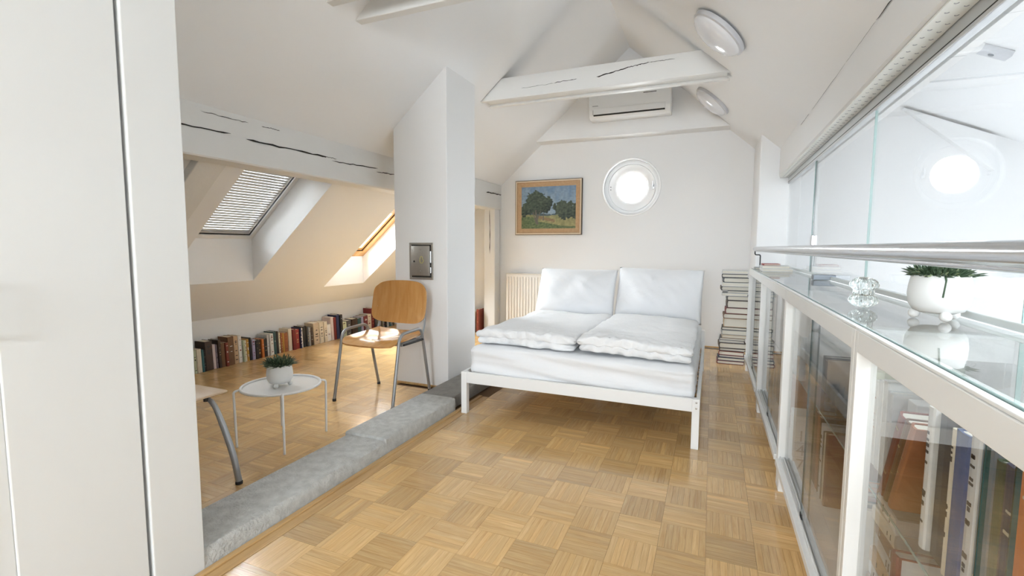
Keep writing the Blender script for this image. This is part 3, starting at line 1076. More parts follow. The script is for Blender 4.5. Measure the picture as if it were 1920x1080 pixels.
def pillow(cx, yb, zb, w, h, th, lean, seed, label, roll=0.0):
    mb = MB()
    n = 34
    def P(u, v, s):
        pin = 0.035
        x = w / 2 * u * (1 - pin * (1 - v * v) * 0 - pin * (1 - abs(u)) * 0)
        z = h / 2 * v
        x *= 1 - 0.02 * (1 - v ** 2) * (abs(u) ** 3)
        z *= 1 - 0.025 * (1 - u ** 2) * (abs(v) ** 3)
        t_ = th / 2 * (max(0, 1 - abs(u) ** 2.6) ** 0.62) * (max(0, 1 - abs(v) ** 2.6) ** 0.62)
        t_ *= 1 + 0.20 * noise.noise(Vector((u * 2.0, v * 2.0, seed + s)))
        t_ += 0.010 * noise.noise(Vector((u * 5 + v * 3, v * 2, seed + 5 * s))) * (1 - max(abs(u), abs(v)) ** 4)
        # weight sinks to the lower half
        t_ *= 1.0 - 0.22 * v
        y = s * t_ * (1.0 if s < 0 else 0.6)
        y += 0.05 * (v ** 2) * 0.4
        return (x, y, z + h / 2)
    for s in (-1, 1):
        g = [[mb.bm.verts.new(P(-1 + 2 * i / n, -1 + 2 * j / n, s)) for i in range(n + 1)] for j in range(n + 1)]
        for j in range(n):
            for i in range(n):
                mb.bm.faces.new((g[j][i], g[j][i + 1], g[j + 1][i + 1], g[j + 1][i]))
    bmesh.ops.remove_doubles(mb.bm, verts=mb.bm.verts, dist=0.0008)
    o = mb.build('pillow', LINEN, None, 'all')
    o.location = (cx, yb, zb)
    o.rotation_euler = (-lean, roll, 0)
    return tag(o, label, 'pillow', 'pillows at the head of the bed')


pillow(-1.305, 4.72, 0.555, 0.83, 0.53, 0.20, 0.47, 1.0, 'plump white pillow leaning at the radiator side of the bed', 0.0)
pillow(-0.475, 4.70, 0.55, 0.81, 0.56, 0.21, 0.47, 9.0, 'plump white pillow leaning at the book stack side of the bed', 0.02)

# ================================================================== CHAIRS, TABLE
ch = empty('stacking_chair', (-2.49, 3.19, 0))
tag(ch, 'beech plywood chair with grey steel legs in front of the chimney breast', 'chair')


def seat_shell(w, d, z, rise, parent, m, nm='seat', rnd=0.10):
    mb = MB()
    n = 26
    th = 0.012
    def outline(u, v):
        # superellipse mapping of the square, wider in front
        a = max(abs(u), abs(v))
        if a < 1e-6:
            return 0, 0
        l = (abs(u) ** 4.2 + abs(v) ** 4.2) ** (1 / 4.2)
        k = a / l
        x, y = u * k * w / 2, v * k * d / 2
        x *= 1 - 0.06 * (v * 0.5 + 0.5)
        y -= (1 - u * u) * 0.03 * max(0, -v)
        return x, y
    L = []
    for s in (0, 1):
        g = []
        for j in range(n + 1):
            row = []
            for i in range(n + 1):
                u, v = -1 + 2 * i / n, -1 + 2 * j / n
                x, y = outline(u, v)
                zz = z + 0.022 * (u * u) * (0.5 + 0.5 * v) - 0.012 * math.exp(-(u * u + v * v) * 3)
                zz -= 0.035 * max(0, -v - 0.55) ** 1.5 * 2.2        # waterfall front
                zz += 0.03 * max(0, v - 0.6) * 1.2
                row.append(mb.bm.verts.new((x, y, zz - s * th)))
            g.append(row)
        L.append(g)
    for s in (0, 1):
        for j in range(n):
            for i in range(n):
                q = (L[s][j][i], L[s][j][i + 1], L[s][j + 1][i + 1], L[s][j + 1][i])
                mb.bm.faces.new(q if s == 0 else q[::-1])
    per = [(0, i) for i in range(n)] + [(j, n) for j in range(n)] + [(n, n - i) for i in range(n)] + [(n - j, 0) for j in range(n)]
    for (a, b), (c, d_) in zip(per, per[1:] + per[:1]):
        mb.bm.faces.new((L[0][a][b], L[1][a][b], L[1][c][d_], L[0][c][d_]))
    return mb.build(nm, m, parent, True)


s_ = seat_shell(0.56, 0.52, 0.505, 0.02, ch, BEECH)
s_.location = (0, 0.0, 0)
# backrest: curved shell
mb = MB()
n, th = 30, 0.013
bw, bh = 0.555, 0.335
L = []
for s in (0, 1):
    g = []
    for j in range(n + 1):
        row = []
        for i in range(n + 1):
            u, v = -1 + 2 * i / n, -1 + 2 * j / n
            a = max(abs(u), abs(v)) or 1e-9
            l = (abs(u) ** 5 + abs(v) ** 5) ** 0.2 or 1e-9
            k = a / l
            x, z = u * k * bw / 2, v * k * bh / 2
            z += 0.022 * (1 - u * u) * (1 if v > 0 else -0.55) * abs(v)
            x *= 1 - 0.03 * max(0, v)
            y = -0.05 * (u * k) ** 2 + 0.06 * v * 0.5 - 0.012 * v * v
            row.append(mb.bm.verts.new((x, y + 0.26 + s * th, z + 0.765)))
        g.append(row)
    L.append(g)
for s in (0, 1):
    for j in range(n):
        for i in range(n):
            q = (L[s][j][i], L[s][j][i + 1], L[s][j + 1][i + 1], L[s][j + 1][i])
            mb.bm.faces.new(q)
per = [(0, i) for i in range(n)] + [(j, n) for j in range(n)] + [(n, n - i) for i in range(n)] + [(n - j, 0) for j in range(n)]
for (a, b), (c, d_) in zip(per, per[1:] + per[:1]):
    mb.bm.faces.new((L[0][a][b], L[1][a][b], L[1][c][d_], L[0][c][d_]))
br = mb.build('backrest', BEECH, ch, True)
for sx in (-1, 1):
    MB().lathe([(0, -0.006), (0.008, -0.004), (0.009, 0.003)], (sx * 0.235, 0.222, 0.72), 14, 'y').build('screw', CHROME, br)
for sx in (-1, 1):
    x = sx * 0.285
    path = fillet([(x, -0.275, 0.012), (x * 0.985, -0.165, 0.565), (x * 0.985, 0.13, 0.575), (x * 0.97, 0.165, 0.46), (x * 0.95, 0.265, 0.012)], 0.07, 8)
    half = min(range(len(path)), key=lambda i: abs(path[i].y - 0.0))
    MB().tube(path[:half + 1], 0.0125, 12).build('front_leg', STEEL, ch, True)
    MB().tube(path[half:], 0.0125, 12).build('rear_leg', STEEL, ch, True)
    for p in (path[0], path[-1]):
        MB().lathe([(0, 0), (0.015, 0), (0.015, 0.018), (0.0125, 0.022)], (p.x, p.y, 0), 14).build('foot_cap', BLACKR, ch, True)
    xs = sx * 0.24
    MB().tube(fillet([(xs, -0.1, 0.475), (xs, 0.2, 0.475), (xs * 0.98, 0.245, 0.56), (xs * 0.98, 0.285, 0.80)], 0.07, 8), 0.013, 10, flat=0.55).build('back_support', STEEL, ch, True)
    MB().tube([(sx * 0.29, -0.13, 0.478), (sx * 0.29, 0.14, 0.478)], 0.009, 8).build('frame_link', BLACKR, ch, True)
for yy in (-0.14, 0.12):
    MB().tube([(-0.285, yy, 0.478), (0.285, yy, 0.478)], 0.011, 10).build('cross_bar', STEEL, ch, True)

# second chair, mostly behind the wall end
c2 = empty('plywood_chair', (-2.637, 1.52, 0), 0)
tag(c2, 'pale plywood chair with curved grey legs behind the wall end', 'chair')
MB().box(-0.24, 0.235, -0.21, 0.22, 0.455, 0.468, bevel=0.005).build('seat', BEECHL, c2, True)
for sx in (-1, 1):
    for sy in (-1, 1):
        x0, y0 = sx * 0.19, sy * 0.13
        p = [(x0 * 0.2, y0, 0.435), (x0, y0, 0.435)]
        pts = fillet([(x0 * 0.1, y0, 0.428), (x0 * 1.10, y0 + sy * 0.012, 0.45), (x0 * 1.50, y0 + sy * 0.02, 0.295), (x0 * 1.85, y0 + sy * 0.02, 0.15), (x0 * 2.02, y0 + sy * 0.02, 0.012)], 0.10, 8)
        MB().tube(pts, [0.010 + 0.006 * min(1, i / 14) for i in range(len(pts))], 12).build('leg', STEEL, c2, True)
        e_ = pts[-1]
        MB().lathe([(0, 0), (0.018, 0), (0.018, 0.014), (0.014, 0.018)], (e_.x, e_.y, 0), 14).build('foot_cap', BLACKR, c2, True)
        MB().lathe([(0, -0.02), (0.013, -0.02), (0.013, 0.012), (0, 0.012)], (x0 * 0.98, y0, 0.445), 12).build('joint_knob', BLACKR, c2, True)
MB().box(-0.22, -0.207, -0.19, 0.19, 0.66, 0.86, bevel=0.005).build('backrest', BEECHL, c2, True)
for sy in (-1, 1):
    MB().tube(fillet([(-0.05, sy * 0.1, 0.44), (-0.22, sy * 0.1, 0.44), (-0.225, sy * 0.1, 0.82)], 0.06), 0.01).build('back_support', STEEL, c2, True)

# side table
TX, TY, TZ = -2.525, 2.195, 0.355
tt = empty('side_table', (TX, TY, 0))
tag(tt, 'round white metal tray table with four thin legs', 'table')
MB().lathe([(0, TZ - 0.008), (0.222, TZ - 0.008), (0.228, TZ - 0.004), (0.226, TZ), (0, TZ)], seg=56).build('table_top', GLOSSW, tt, True)
MB().tube([(0.232 * math.cos(a), 0.232 * math.sin(a), TZ + 0.004) for a in [2 * math.pi * k / 56 for k in range(56)]], 0.0085, 10, True).build('rim', GLOSSW, tt, True)
for (fx, fy) in ((0.194, -0.165), (0.155, 0.2), (-0.15, -0.205), (-0.205, 0.17)):
    a = math.atan2(fy, fx)
    c, s = math.cos(a), math.sin(a)
    MB().tube(fillet([(0.232 * c, 0.232 * s, TZ + 0.004), (0.268 * c, 0.268 * s, TZ - 0.002), (0.262 * c, 0.262 * s, 0.0)], 0.035, 7), 0.0072, 10).build('leg', GLOSSW, tt, True)


def leaf_clump(parent, r, z, n, l0, l1, seed, m, spread=1.0, name='foliage'):
    rnd = random.Random(seed)
    mb = MB()
    for _ in range(n):
        a = rnd.random() * 2 * math.pi
        q = r * math.sqrt(rnd.random())
        b = Vector((q * math.cos(a), q * math.sin(a), z - 0.005))
        el = math.radians(rnd.uniform(18, 80)) / spread
        a2 = a + rnd.uniform(-0.9, 0.9)
        d = Vector((math.cos(a2) * math.cos(el), math.sin(a2) * math.cos(el), math.sin(el)))
        L_ = rnd.uniform(l0, l1)
        sd = d.cross(Vector((0, 0, 1))).normalized()
        up = sd.cross(d)
        w = rnd.uniform(0.0025, 0.0042)
        rings = []
        for t_, ww in ((0, 0.5), (0.45, 1.0), (0.8, 0.8)):
            c = b + d * L_ * t_ + Vector((0, 0, -0.25 * L_ * t_ * t_))
            rings.append([mb.bm.verts.new(c + sd * w * ww), mb.bm.verts.new(c + up * w * 0.6 * ww), mb.bm.verts.new(c - sd * w * ww), mb.bm.verts.new(c - up * w * 0.6 * ww)])
        tip = mb.bm.verts.new(b + d * L_ + Vector((0, 0, -0.25 * L_)))
        for r0, r1 in zip(rings, rings[1:]):
            for k in range(4):
                mb.bm.faces.new((r0[k], r0[(k + 1) % 4], r1[(k + 1) % 4], r1[k]))
        for k in range(4):
            mb.bm.faces.new((rings[-1][k], rings[-1][(k + 1) % 4], tip))
    return mb.build(name, m, parent)


def footed_pot(loc, R, H, seed, label, nleaf, l0, l1, rz=0.0):
    e = empty('potted_succulent', loc, rz)
    tag(e, label, 'potted plant')
    fz = 0.16 * H
    prof = [(0, fz), (R * 0.55, fz), (R * 0.80, fz + 0.06 * H), (R * 0.95, fz + 0.2 * H), (R, fz + 0.42 * H), (R * 0.97, fz + 0.62 * H), (R * 0.9, H), (R * 0.84, H + 0.002), (R * 0.82, H - 0.012), (R * 0.86, H - 0.03), (0, H - 0.03)]
    # smooth the profile
    MB().lathe(prof, seg=44).build('pot', CERAM, e, True)
    for k in range(3):
        a = math.radians(-105 + 120 * k)
        rr = R * 0.2
        MB().lathe([(rr * math.sin(t_), rr - rr * math.cos(t_)) for t_ in [i * math.pi / 10 for i in range(11)]], (R * 0.74 * math.cos(a), R * 0.74 * math.sin(a), 0), 18).build('foot', CERAM, e, 'all')
    MB().lathe([(0, H - 0.012), (R * 0.835, H - 0.012), (R * 0.835, H - 0.029), (0, H - 0.029)], seg=32).build('soil', SOIL, e)
    leaf_clump(e, R * 0.72, H, nleaf, l0, l1, seed, LEAF, 1.0)
    leaf_clump(e, R * 0.72, H, nleaf // 4, l0, l1 * 0.8, seed + 1, LEAFL, 1.0, 'pale_foliage')
    return e


footed_pot((TX + 0.005, TY - 0.015, TZ), 0.078, 0.138, 3, 'small white footed pot of succulent on the round tray table', 420, 0.035, 0.10, 0.7)

# ================================================================== CABINETS
ZT = 1.04          # underside of the glass top
X0, X1 = 0.352, 0.683


def cabinet(y0, y1, label, near=False):
    e = empty('display_cabinet', (X0, y0, 0))
    tag(e, label, 'cabinet', 'row of white display cabinets')
    Ly = y1 - y0
    D = X1 - X0
    g = 0.001
    pw = 0.027
    zb0, zb1, zt0 = 0.135, 0.178, 0.985
    for (x0, x1) in ((0, 0.045), (D - 0.03, D)):
        for (a, b) in ((g, pw), (Ly - pw, Ly - g)):
            MB().box(x0, x1, a, b, zb0, ZT, bevel=0.002).build('post', CABW, e)
    for (a, b) in ((g + 0.004, 0.05), (Ly - 0.05, Ly - g - 0.004)):
        MB().box(0.006, 0.05, a, b, 0, zb0, bevel=0.002).build('leg', CABW, e)
        MB().box(D - 0.05, D - 0.006, a, b, 0, zb0, bevel=0.002).build('leg', CABW, e)
    MB().box(0, 0.05, pw, Ly - pw, zt0, ZT, bevel=0.002).build('top_rail', CABW, e)
    MB().box(D - 0.03, D, pw, Ly - pw, zt0, ZT, bevel=0.002).build('top_rail', CABW, e)
    for a, b in ((g, pw), (Ly - pw, Ly - g)):
        MB().box(0.05, D - 0.03, a, b, zt0, ZT).build('side_rail', CABW, e)
    MB().box(-0.012, 0.05, pw, Ly - pw, zb0, zb1 - 0.012, bevel=0.002).build('bottom_rail', CABW, e)
    for xx in (0.010, 0.026, 0.042):
        MB().box(xx - 0.0025, xx + 0.0025, pw, Ly - pw, zb1 - 0.012, zb1, bevel=0.0005).build('door_track', CABW, e)
    MB().box(0.05, D - 0.008, g, Ly - g, zb0 + 0.005, zb1 - 0.012).build('bottom_shelf', CABW, e)
    MB().box(D - 0.007, D, g, Ly - g, zb0, zt0).build('back_panel', CABW, e)
    # sliding glass doors with ground dark edges
    mid = Ly * 0.5
    for (xx, a, b) in ((0.018, pw, mid + 0.02), (0.034, mid - 0.02, Ly - pw)):
        d = MB().box(xx - 0.0025, xx + 0.0025, a, b, zb1 - 0.011, zt0 - 0.001).build('sliding_door', GLASS, e)
        ye = b if xx < 0.02 else a
        MB().box(xx - 0.003, xx + 0.003, ye - 0.0016, ye + 0.0016, zb1 - 0.010, zt0 - 0.002).build('door_edge', GDARK, d)
        MB().box(xx - 0.004, xx + 0.004, ye - 0.012, ye + 0.012, zb1 - 0.0115, zb1 + 0.012).build('door_runner', BLACKR, d)
    # glass shelf
    sh = MB().box(0.10, D - 0.008, g + 0.003, Ly - g - 0.003, 0.549, 0.556).build('glass_shelf', GLASS, e)
    MB().box(0.0985, 0.1005, g + 0.003, Ly - g - 0.003, 0.549, 0.556).build('shelf_edge', GEDGE, sh)
    # glass top
    tp = MB().box(0.020, D - 0.004, g, Ly - g, ZT + 0.0005, ZT + 0.010).build('glass_top', GLASST, e)
    MB().box(0.0185, 0.0202, g, Ly - g, ZT + 0.0005, ZT + 0.010).build('glass_edge', GEDGE, tp)
    MB().box(0.002, 0.017, g, Ly - g, ZT, ZT + 0.007, bevel=0.002).build('front_bead', CABW, e)
    return e


cabinet(0.205, 1.478, 'white glass-front cabinet holding a row of tall binders')
cabinet(1.48, 2.755, 'white glass-front cabinet holding a box marked with numerals')
cabinet(2.757, 4.03, 'white glass-front cabinet under the grey glass clamp')
cabinet(4.032, 5.36, 'white glass-front cabinet next to the floor-standing book stack')

# ================================================================== GLASS PARTITION, HANDRAIL
gp = empty('glass_partition', (0.693, 2.5, 1.05))
tag(gp, 'frameless glass partition standing behind the cabinets', 'glass partition')


def gbox(name, m, x0, x1, y0, y1, z0, z1, bevel=0, parent=None):
    return MB().box(x0 - 0.70, x1 - 0.70, y0 - 2.5, y1 - 2.5, z0 - 1.05, z1 - 1.05, bevel=bevel).build(name, m, parent or gp)


for (a, b, em) in ((4.235, 5.59, None), (2.806, 4.215, GDARK), (1.52, 2.800, GEDGE), (0.0, 1.515, GEDGE)):
    pn = gbox('glass_pane', GLASSW, 0.698, 0.706, a, b, 1.072, 1.905)
    if a == 1.52:
        pn.rotation_euler = (0, 0, math.radians(0.5))      # turned slightly to shift the round window's reflection
    if em:
        gbox('pane_edge', em, 0.697, 0.707, b - (0.006 if em is GDARK else 0.003), b, 1.072, 1.905, 0, pn)
gbox('sliding_pane_edge', GEDGE, 0.697, 0.707, 4.236, 4.24, 1.072, 1.905)
gbox('bottom_channel', CHAN, 0.6905, 0.714, 0.0, 5.59, 1.051, 1.073, 0.003)
gbox('top_track', TRACK, 0.69, 0.722, -0.4, 5.60, 1.90, 1.974, 0.003)
gbox('track_lip', CRACK, 0.6895, 0.691, -0.4, 5.60, 1.916, 1.920)
gbox('clamp', CLAMPM, 0.60, 0.72, 3.49, 3.56, 1.052, 1.085, 0.003)
gbox('lock', CHROME, 0.685, 0.72, 4.17, 4.23, 1.27, 1.35, 0.006)
ps = empty('perforated_strip', (0.6425, 2.3, 1.9675))
tag(ps, 'ivory perforated strip under the boxed purlin', 'strip')
MB().box(-0.0385, 0.0385, -3.2, 3.29, -0.006, 0.002, bevel=0.002).build('strip_body', STRIP, ps)
mb = MB()
y = 0.9
k = 0
while y < 5.5:
    for xx, dy in ((-0.016, 0), (0.018, 0.03)):
        yy = y + dy - 2.3
        mb.tube([(xx + 0.0055 * math.cos(a), yy + 0.006 * math.sin(a), -0.0065) for a in [math.pi * (0.05 + 0.9 * i / 6) for i in range(7)]], 0.0016, 6)
    y += 0.062
pf = mb.build('perforation', GREYM, ps)
pf['kind'] = 'stuff'

hr = empty('handrail', (0.405, 2.5, 1.243))
tag(hr, 'brushed aluminium handrail running above the cabinet fronts', 'handrail')
MB().tube([(0, -2.6, 0), (0, 3.02, 0)], 0.0205, 20).build('rail_tube', CHROME, hr, True)
MB().tube([(0, -2.6, -0.021), (0, 3.0, -0.021)], 0.0065, 10).build('lower_bead', CHROME, hr, True)
MB().tube(fillet([(0, 2.98, -0.02), (0, 2.98, -0.062), (0.05, 2.98, -0.062), (0.05, 2.98, -0.19)], 0.015), 0.006, 10).build('bracket', BLACKR, hr, True)
MB().tube(fillet([(0, -1.9, -0.02), (0, -1.9, -0.062), (0.05, -1.9, -0.062), (0.05, -1.9, -0.19)], 0.015), 0.006, 10).build('bracket', BLACKR, hr, True)

# ---- stairwell beyond the glass
sc = MB()
xa, xb = 0.85, 3.6
zs = lambda x: 2.79 - 0.455 * (x - 1.726)
sc.prism([(xa, zs(xa)), (xb, zs(xb)), (xb, zs(xb) + 0.08), (xa, zs(xa) + 0.08)], 'y', 0.85, YB)
sco = sc.build('ceiling_stairwell', CEIL)
struct(sco, 'white sloping ceiling over the stairwell', 'ceiling')
gs = MB().prism([(1.80, 2.725), (2.563, 2.378), (2.573, 2.03)], 'y', 6.33, YB, bevel=0.004).build('trim_3', WALL)
struct(gs, 'white triangular boxing on the stairwell wall', 'boxing')
wst = MB().box(3.6, 3.7, 0.0, YB, -1.0, 3.2).build('wall_stairwell', WALL)
struct(wst, 'white outer wall of the stairwell', 'wall')
wsf = MB().box(0.80, 3.7, -0.1, 0.0, -1.0, 3.2).build('wall_stairwell_front', WALL)
struct(wsf, 'white end wall of the stairwell', 'wall')
wsu = MB().box(0.83, 0.87, 0.0, YB, 1.99, 3.3).build('wall_stairwell_sky_block', WALL)  # unseen wall added to keep sky light out of the stairwell
struct(wsu, 'unseen white upper wall added between the purlin and the stairwell ceiling', 'wall')
fst = MB().box(0.75, 3.6, 0.0, YB, -0.7, -0.6).build('floor_stairwell', WALL)
struct(fst, 'pale landing floor beyond the glass', 'floor')
yb_ = 4.6
bx_ = empty('reflection_stand_in', (1.75, 4.75, zs(1.75)))  # added box in place of the air conditioner's reflection in the glass
bx_.rotation_euler = (0, math.atan(0.455), 0)
tag(bx_, 'made-up grey box standing in for the air conditioner reflection', 'reflection stand-in')
MB().box(-0.06, 0.24, -0.05, 0.05, -0.045, 0, bevel=0.006).build('box_body', LAMPR, bx_)
MB().box(-0.0, 0.05, -0.052, 0.052, -0.047, 0, bevel=0.003).build('box_band', LACQ, bx_)
MB().lathe([(0, -0.052), (0.016, -0.05), (0.018, -0.044), (0, -0.044)], (0.13, 0, 0), 16).build('box_knob', CLAMPM, bx_)

# ================================================================== BOOKS
PAL = {
    'pale green': (0.55, 0.60, 0.42), 'cream': (0.74, 0.66, 0.52), 'teal': (0.05, 0.16, 0.17), 'black': (0.02, 0.02, 0.022),
    'dark brown': (0.055, 0.033, 0.024), 'pinkish white': (0.72, 0.60, 0.58), 'grey-purple': (0.25, 0.21, 0.26), 'brown': (0.17, 0.085, 0.04),
    'red-brown': (0.24, 0.05, 0.03), 'tan': (0.58, 0.41, 0.25), 'white': (0.80, 0.79, 0.76), 'mustard': (0.52, 0.29, 0.06), 'lavender': (0.38, 0.36, 0.52),
    'orange': (0.62, 0.19, 0.045), 'grey': (0.36, 0.36, 0.35), 'dark teal': (0.03, 0.09, 0.10), 'rust': (0.38, 0.13, 0.05), 'dark red': (0.20, 0.022, 0.022),
    'red': (0.35, 0.05, 0.045), 'navy': (0.02, 0.03, 0.09), 'dark grey': (0.09, 0.09, 0.095), 'beige': (0.62, 0.50, 0.36), 'maroon': (0.15, 0.025, 0.03),
    'blue': (0.05, 0.10, 0.26), 'slate blue': (0.16, 0.22, 0.29), 'dark green': (0.03, 0.08, 0.05), 'olive': (0.17, 0.16, 0.08), 'light grey': (0.62, 0.62, 0.61)}
BM = {k: mat(k.replace(' ', '_') + '_cover', v, 0.5, vary=0.18, vscale=25, bump=0.08, bscale=120) for k, v in PAL.items()}
GILT = mat('gilt_lettering', (0.55, 0.42, 0.18), 0.4, metal=0.3)


def book(name, th, h, d, color, label=None, group=None, marks=0, mark_mat=None, soft=False, cat='book', cov=0.0032):
    """closed book standing on z=0: spine faces +X, thickness along Y, depth towards -X"""
    e = empty(name)
    tag(e, label, cat, group)
    c = min(cov, th * 0.2)
    r = min(th * 0.3, 0.006)
    mb = MB()
    # cover as a C-shaped section swept up the height
    out = [(-d, -th / 2), (-r, -th / 2), (-r * 0.3, -th / 2 + r * 0.5), (0, 0), (-r * 0.3, th / 2 - r * 0.5), (-r, th / 2), (-d, th / 2)]
    inn = [(-d, th / 2 - c), (-r - c, th / 2 - c), (-c - 0.001, 0), (-r - c, -th / 2 + c), (-d, -th / 2 + c)]
    A = [mb.bm.verts.new((x, y, 0)) for x, y in out + inn]
    B = [mb.bm.verts.new((x, y, h)) for x, y in out + inn]
    n = len(A)
    for i in range(n):
        j = (i + 1) % n
        mb.bm.faces.new((A[i], A[j], B[j], B[i]))
    for V in (A, B):
        for q in ((0, 1, 10, 11), (1, 2, 3, 9, 10), (3, 4, 5, 8, 9), (5, 6, 7, 8)):
            mb.bm.faces.new([V[i] for i in q])
    mb.build('cover', BM[color], e)
    q = 0.002 if soft else 0.004
    MB().box(-d + q, -c - 0.002, -th / 2 + c, th / 2 - c, q, h - q).build('pages', PAGES, e)
    if marks:
        rnd = random.Random(int(h * 1e5) + int(th * 1e6))
        mb = MB()
        for k in range(marks):
            z = h * rnd.uniform(0.12, 0.88)
            hh_ = rnd.uniform(0.002, 0.006) if marks < 5 else rnd.uniform(0.004, 0.011)
            w = th * rnd.uniform(0.12, 0.26)
            mb.box(-r * 0.3 - 0.001, 0.0007, -w, w, z, z + hh_)
        mb.build('spine_lettering', mark_mat or GILT, e)
    return e


def article(c):
    return ('an ' if c[0] in 'aeiou' else 'a ') + c


# row along the knee wall: (colour, start y, height, marks)
EDGE = [2.996, 3.026, 3.074, 3.096, 3.115, 3.197, 3.23, 3.249, 3.279, 3.323, 3.357, 3.429, 3.483, 3.526, 3.551, 3.577, 3.607, 3.633, 3.675, 3.714,
        3.753, 3.785, 3.833, 3.865, 3.915, 3.957, 3.991, 4.016, 4.042, 4.068, 4.126, 4.18, 4.228, 4.291, 4.314, 4.348, 4.406, 4.435, 4.469, 4.514, 4.617,
        4.69, 4.749, 4.826, 4.876, 4.921, 4.978, 5.025, 5.125, 5.211, 5.33, 5.407, 5.459, 5.552, 5.648, 5.718]
EDGE += [5.76 + 0.031 * i for i in range(15)]
CO = ['pale green', 'cream', 'teal', 'black', 'dark brown', 'pinkish white', 'grey-purple', 'dark brown', 'brown', 'red-brown', 'brown', 'tan', 'white', 'pale green', 'cream',
      'mustard', 'black', 'lavender', 'black', 'dark brown', 'orange', 'black', 'light grey', 'white', 'dark teal', 'black', 'cream', 'rust', 'mustard', 'rust', 'cream', 'dark red',
      'red', 'navy', 'white', 'black', 'dark grey', 'grey', 'dark brown', 'beige', 'cream', 'cream', 'white', 'pinkish white', 'dark red', 'navy', 'black',
      'pale green', 'dark grey', 'dark brown', 'dark teal', 'lavender', 'maroon', 'cream', 'dark red',
      'dark grey', 'olive', 'black', 'grey', 'dark brown', 'olive', 'grey', 'black', 'dark green', 'light grey', 'dark grey', 'teal', 'grey', 'black', 'olive']
HT = [0.235, 0.235, 0.225, 0.215, 0.295, 0.25, 0.245, 0.29, 0.25, 0.25, 0.30, 0.295, 0.29, 0.235, 0.23, 0.24, 0.25, 0.225, 0.21, 0.205, 0.21, 0.205, 0.245, 0.25, 0.265, 0.26, 0.24,
      0.235, 0.23, 0.225, 0.265, 0.25, 0.24, 0.255, 0.245, 0.26, 0.25, 0.235, 0.225, 0.275, 0.27, 0.27, 0.22, 0.31, 0.30, 0.33, 0.325, 0.21, 0.22, 0.23, 0.225, 0.235, 0.24, 0.25, 0.33] + \
     [0.20, 0.21, 0.19, 0.21, 0.2, 0.2, 0.19, 0.21, 0.2, 0.19, 0.2, 0.21, 0.19, 0.2, 0.2]
NB = min(len(CO), len(EDGE) - 1)
for k in range(NB):
    y0, y1 = EDGE[k], EDGE[k + 1]
    th = (y1 - y0) * 0.93
    cL = CO[k - 1] if k else 'wall'
    cR = CO[k + 1] if k + 1 < NB else 'wall'
    if k == 0:
        lab = 'pale green book at the wall-end start of the row along the knee wall'
    elif k == NB - 1:
        lab = '%s book closing the row along the knee wall' % CO[k]
    else:
        size = 'tall' if HT[k] > 0.28 else 'small' if HT[k] < 0.215 else 'thick' if th > 0.06 else 'slim' if th < 0.028 else 'mid-sized'
        lab = '%s %s book between %s and %s ones along the knee wall' % (size, CO[k], cL, cR)
    b = book('book', th, HT[k], 0.15 if HT[k] > 0.23 else 0.135, CO[k], lab, 'books lined up along the knee wall', marks=RND.choice((0, 2, 3, 5, 6)),
             mark_mat=RND.choice((GILT, BM['white'], INK)) if PAL[CO[k]][1] < 0.35 else RND.choice((INK, BM['dark red'])))
    lean = math.radians({36: 2.1, 37: 2.3, 38: 2.6, 39: 2.9, 40: 3.1, 41: 3.2, 42: 3.2, 43: 3.2, 44: 3.2, 45: 3.2, 46: 3.0}.get(k, 2.0))
    xs = -4.60 + RND.uniform(-0.012, 0.012) - 0.012 * (y0 > 5)
    b.location = (xs, (y0 + y1) / 2 + 0.005, math.sin(lean) * th / 2 + 0.0006)
    b.rotation_euler = (lean, 0, 0)

# floor-standing stack in the corner
SZ = [1.01, 0.973, 0.934, 0.881, 0.841, 0.793, 0.772, 0.74, 0.692, 0.613, 0.549, 0.497, 0.402, 0.369, 0.318, 0.286, 0.259, 0.232, 0.173, 0.141, 0.097, 0.070, 0.036, 0.0]
SC = ['light grey', 'black', 'dark grey', 'white', 'black', 'grey', 'light grey', 'dark grey', 'dark brown', 'maroon', 'brown', 'tan', 'black', 'grey', 'beige', 'dark grey', 'light grey', 'dark brown', 'black', 'red-brown', 'navy', 'dark grey', 'maroon']
SO = [0.0, 0.0, 0.02, 0.0, 0.0, 0.06, 0.0, 0.06, 0.06, 0.05, 0.03, 0.03, 0.02, 0.02, 0.02, 0.0, 0.0, 0.0, 0.0, 0.0, -0.005, -0.01, -0.015]
ORDN = {0: 'topmost', 22: 'lowest'}
for k in range(23):
    z1, z0 = SZ[k], SZ[k + 1]
    th = z1 - z0 - 0.0012
    up = SC[k - 1] if k else None
    dn = SC[k + 1] if k < 22 else None
    if k == 0:
        lab = 'light grey book lying topmost on the floor stack in the corner'
    elif k == 22:
        lab = 'maroon book lying at the bottom of the floor stack in the corner'
    else:
        lab = '%s %s book lying between %s and %s ones in the floor stack' % ('thick' if th > 0.05 else 'slim', SC[k], up, dn)
    ln = RND.uniform(0.20, 0.235)
    b = book('book', th, ln, RND.uniform(0.24, 0.27), SC[k], lab, 'books stacked on the floor in the corner', marks=RND.choice((0, 3)), mark_mat=INK if PAL[SC[k]][1] > 0.35 else BM['white'], cov=0.0055)
    # lie flat: thickness up, spine towards the bed (-X), page ends face the camera
    b.rotation_euler = (math.radians(90), 0, math.radians(180 + RND.uniform(-3, 3)))
    b.location = (0.105 + SO[k] + RND.uniform(-0.004, 0.004), 5.555 + RND.uniform(-0.006, 0.02), z0 + th / 2 + 0.0008)


def flat_book(x, y, z, th, L, d, color, lab, group, rz=0.0, spine='-x', marks=0):
    b = book('book', th, L, d, color, lab, group, marks=marks, mark_mat=INK if PAL[color][1] > 0.35 else BM['white'])
    b.rotation_euler = (math.radians(90), 0, math.radians(180) + rz)
    b.location = (x, y, z + th / 2 + 0.0005)
    return b


